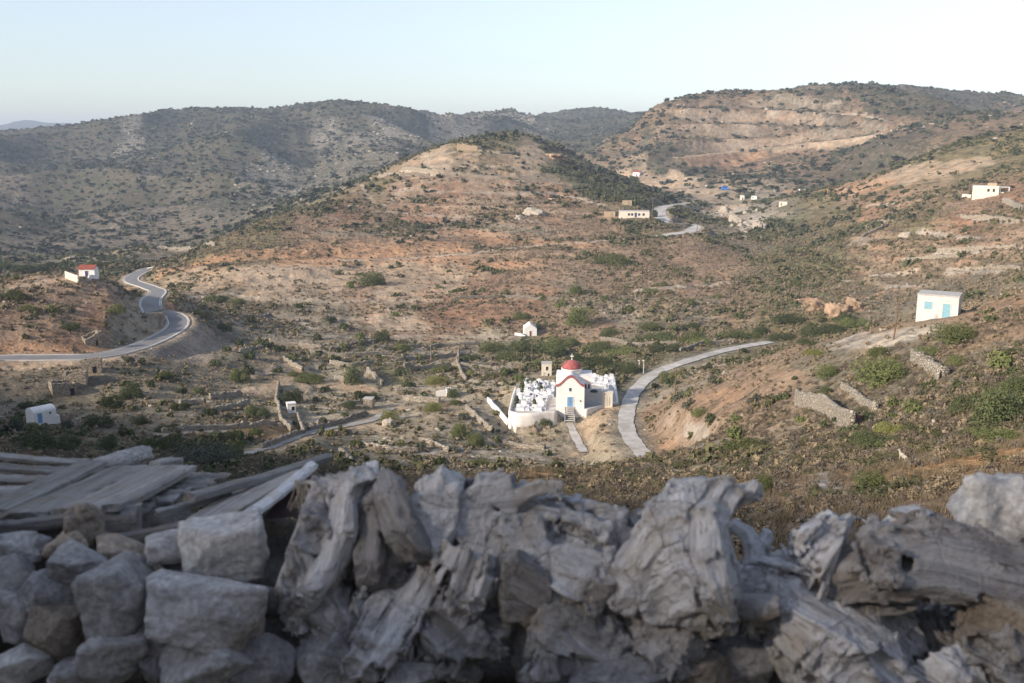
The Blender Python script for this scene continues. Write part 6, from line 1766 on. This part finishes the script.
# ---- boards, pallet and loose timber at the left
def plank(name, a, b, w, t, mat, parent=None, label=None, cat='board', group=None, roll=0.0, wa=None, seed=0):
    """a board from a to b: (px, py, depth); w across, t thick, metres; worn uneven ends"""
    A, B = at_depth(*a), at_depth(*b)
    ax = (B - A); L = ax.length; ax.normalize()
    side = ax.cross(Vector((0, 0, 1))).normalized(); up = side.cross(ax).normalized()
    q = Matrix.Rotation(roll, 3, ax); side, up = q @ side, q @ up
    rg = np.random.default_rng(seed + int(a[0] * 7 + a[1])); n = 14
    v, f = [], []
    for i in range(n + 1):
        s = i / n; ww = (w if wa is None else w + (wa - w) * s) * (1 + rg.normal() * .012); sag = -.006 * math.sin(math.pi * s) + rg.normal() * .0012
        for k in range(7):
            u = -1 + k / 3
            e = rg.uniform(-.014, .014) if i in (0, n) else 0
            v.append((s * L + e, u * ww / 2, t / 2 + sag + rg.normal() * .0008 - (.004 if abs(u) == 1 else 0)))
        for k in range(7):
            u = 1 - k / 3; v.append((s * L, u * ww / 2, -t / 2 + sag))
        if i:
            for k in range(14):
                k2 = (k + 1) % 14; f.append((14 * i - 14 + k, 14 * i + k, 14 * i + k2, 14 * i - 14 + k2))
    me = bpy.data.meshes.new(name)
    me.from_pydata(v, [], [tuple(x) for x in f] + [tuple(range(14)), tuple(range(14 * n + 13, 14 * n - 1, -1))])
    bm = bmesh.new(); bm.from_mesh(me); bmesh.ops.recalc_face_normals(bm, faces=bm.faces[:]); bm.to_mesh(me); bm.free()
    at = me.attributes.new("grain", 'FLOAT_VECTOR', 'POINT')
    off = rg.uniform(0, 9)
    at.data.foreach_set("vector", np.array([(p[0] * .05 + off, p[1] + off, p[2]) for p in v], np.float32).ravel())
    o = link(name, me, M[mat])
    m4 = Matrix((ax, side, up)).transposed().to_4x4(); m4.translation = A
    if parent is not None:
        o.parent = parent; o.matrix_basis = parent.matrix_basis.inverted() @ m4
    else: o.matrix_basis = m4
    if label: tag(o, label, cat, group)
    return o
pc = at_depth(70, 510, 3.0)
pal = tag(empty('wooden_pallet', pc), 'weathered wooden pallet of slats lying on the stone wall at the left', 'pallet')
# slats running across, left and right of the big boards
for a, b, w in (((-30,452,3.9),(86,462,3.9),.07),((-30,463,3.72),(64,470,3.72),.08),((-30,475,3.55),(56,479,3.55),.09),((-30,489,3.36),(34,488,3.36),.09),((-30,503,3.18),(20,500,3.18),.08),
                ((168,473,3.75),(228,476,3.75),.08),((160,479,3.62),(214,482,3.62),.08),((150,485,3.48),(206,486,3.48),.085),((140,491,3.34),(188,492,3.34),.085),((128,499,3.18),(176,498,3.18),.085),((118,506,3.04),(152,506,3.04),.085)):
    plank('slat', a, b, w * .8, .014, 'board', pal)
for a, b in (((60,468,3.85),(215,476,3.85)),((20,520,2.86),(148,514,2.90)),((30,496,3.3),(180,494,3.3))):
    plank('stringer', (a[0], a[1] + 8, a[2]), (b[0], b[1] + 8, b[2]), .07, .075, 'board_dark', pal)
plank('block', (104,523,2.80),(139,520,2.82), .09, .085, 'board', pal)
plank('block', (-30,528,2.86),(40,524,2.86), .08, .08, 'board_dark', pal)
BRD = "three wide boards laid across the pallet"
plank('wide_board', (-14,512,2.82),(91,463,3.78), .12, .022, 'board', None, 'leftmost wide grey board laid slanting over the pallet slats', 'board', BRD)
plank('wide_board', (22,515,2.80),(132,468,3.70), .15, .022, 'board', None, 'middle wide grey board laid slanting over the pallet slats', 'board', BRD)
plank('wide_board', (82,512,2.80),(172,468,3.68), .185, .022, 'board', None, 'widest grey board at the right of the three over the pallet', 'board', BRD)
plank('narrow_board', (110,508,2.76),(182,472,3.6), .05, .022, 'board', None, 'narrow grey lath along the right edge of the widest board', 'board')
plank('front_beam', (-20,527,2.74),(76,518,2.76), .04, .03, 'board_dark', None, 'dark thin beam along the front edge of the slanting boards', 'beam')
plank('long_beam', (188,497,2.86),(329,457,3.5), .045, .024, 'board', None, 'long grey beam projecting right over the plywood sheet', 'beam')
plank('short_stick', (158,513,2.80),(228,491,3.06), .028, .022, 'board', None, 'short pale stick lying at the left foot of the long beam', 'stick')
plank('edge_board', (246,517,2.70),(313,465,3.3), .035, .02, 'stump_pale', None, 'pale bare board along the right edge of the plywood sheet', 'board', roll=.25)
plank('long_pole', (70,546,2.62),(202,523,2.76), .03, .03, 'board_dark', None, 'thin dark pole lying along the top of the left wall', 'pole')
# plywood sheet
q = [at_depth(*c) for c in ((186,519,2.74),(222,520,2.70),(309,467,3.25),(252,479,3.35))]
v = [tuple(c) for c in q] + [(c.x, c.y, c.z - .014) for c in q]
me = bpy.data.meshes.new('plywood_sheet'); me.from_pydata(v, [], [(0, 1, 2, 3), (7, 6, 5, 4), (0, 4, 5, 1), (1, 5, 6, 2), (2, 6, 7, 3), (3, 7, 4, 0)])
at = me.attributes.new("grain", 'FLOAT_VECTOR', 'POINT'); at.data.foreach_set("vector", np.array([(0, k, k * .5) for k in (0, .1, .12, .02, 0, .1, .12, .02)], np.float32).ravel())
tag(link('plywood_sheet', me, M['board']), 'grey weathered plywood sheet leaning under the long beam', 'sheet')
# brown sheet standing behind the dark hollow
q = [at_depth(*c) for c in ((262,520,3.05),(338,512,3.05),(336,480,3.2),(300,474,3.25))]
v = [tuple(c) for c in q] + [(c.x, c.y + .02, c.z) for c in q]
me = bpy.data.meshes.new('brown_sheet'); me.from_pydata(v, [], [(0, 1, 2, 3), (7, 6, 5, 4), (0, 4, 5, 1), (1, 5, 6, 2), (2, 6, 7, 3), (3, 7, 4, 0)])
tag(link('brown_sheet', me, M['rustsheet']), 'dull brown purple sheet in the hollow right of the plywood', 'sheet')
def wisp(px, py, d, n, L, label, seed):
    rg = random.Random(seed); c = at_depth(px, py, d); mb = MB()
    for k in range(n):
        p = Vector((rg.uniform(-.02, .02), rg.uniform(-.01, .01), 0)); dirn = Vector((rg.uniform(-.35, .35), rg.uniform(-.2, 0), -1)).normalized()
        for s in range(4):
            e = p + dirn * (L / 4) * rg.uniform(.7, 1.2); mb.cyl(p, e, .0011, .0008, 5); p = e; dirn = (dirn + Vector((rg.uniform(-.3, .3), 0, -.1))).normalized()
    tag(mb.build('dry_straw', M['straw'], None, c), label, 'straw')
wisp(301, 480, 2.66, 22, .10, 'wisp of dry straw hanging in front of the brown sheet', 1)
wisp(750, 612, 2.27, 6, .06, 'thin straw fibres hanging under the cut branch', 2)
wisp(872, 606, 2.33, 2, .09, 'single pale stalk hanging under the overhanging stump', 3)
hb=MB(); hb.box(-8000,8000,-900,9000,-200,120); hm=bpy.data.materials.new("haze"); hm.use_nodes=True
nt=hm.node_tree
for n in list(nt.nodes): nt.nodes.remove(n)
pv=nt.nodes.new("ShaderNodeVolumePrincipled"); pv.inputs["Density"].default_value=0.00017; pv.inputs["Color"].default_value=(.66,.80,1,1)
mo=nt.nodes.new("ShaderNodeOutputMaterial"); nt.links.new(pv.outputs[0],mo.inputs["Volume"])
HZ = tag(hb.build("haze",hm),kind="stuff")
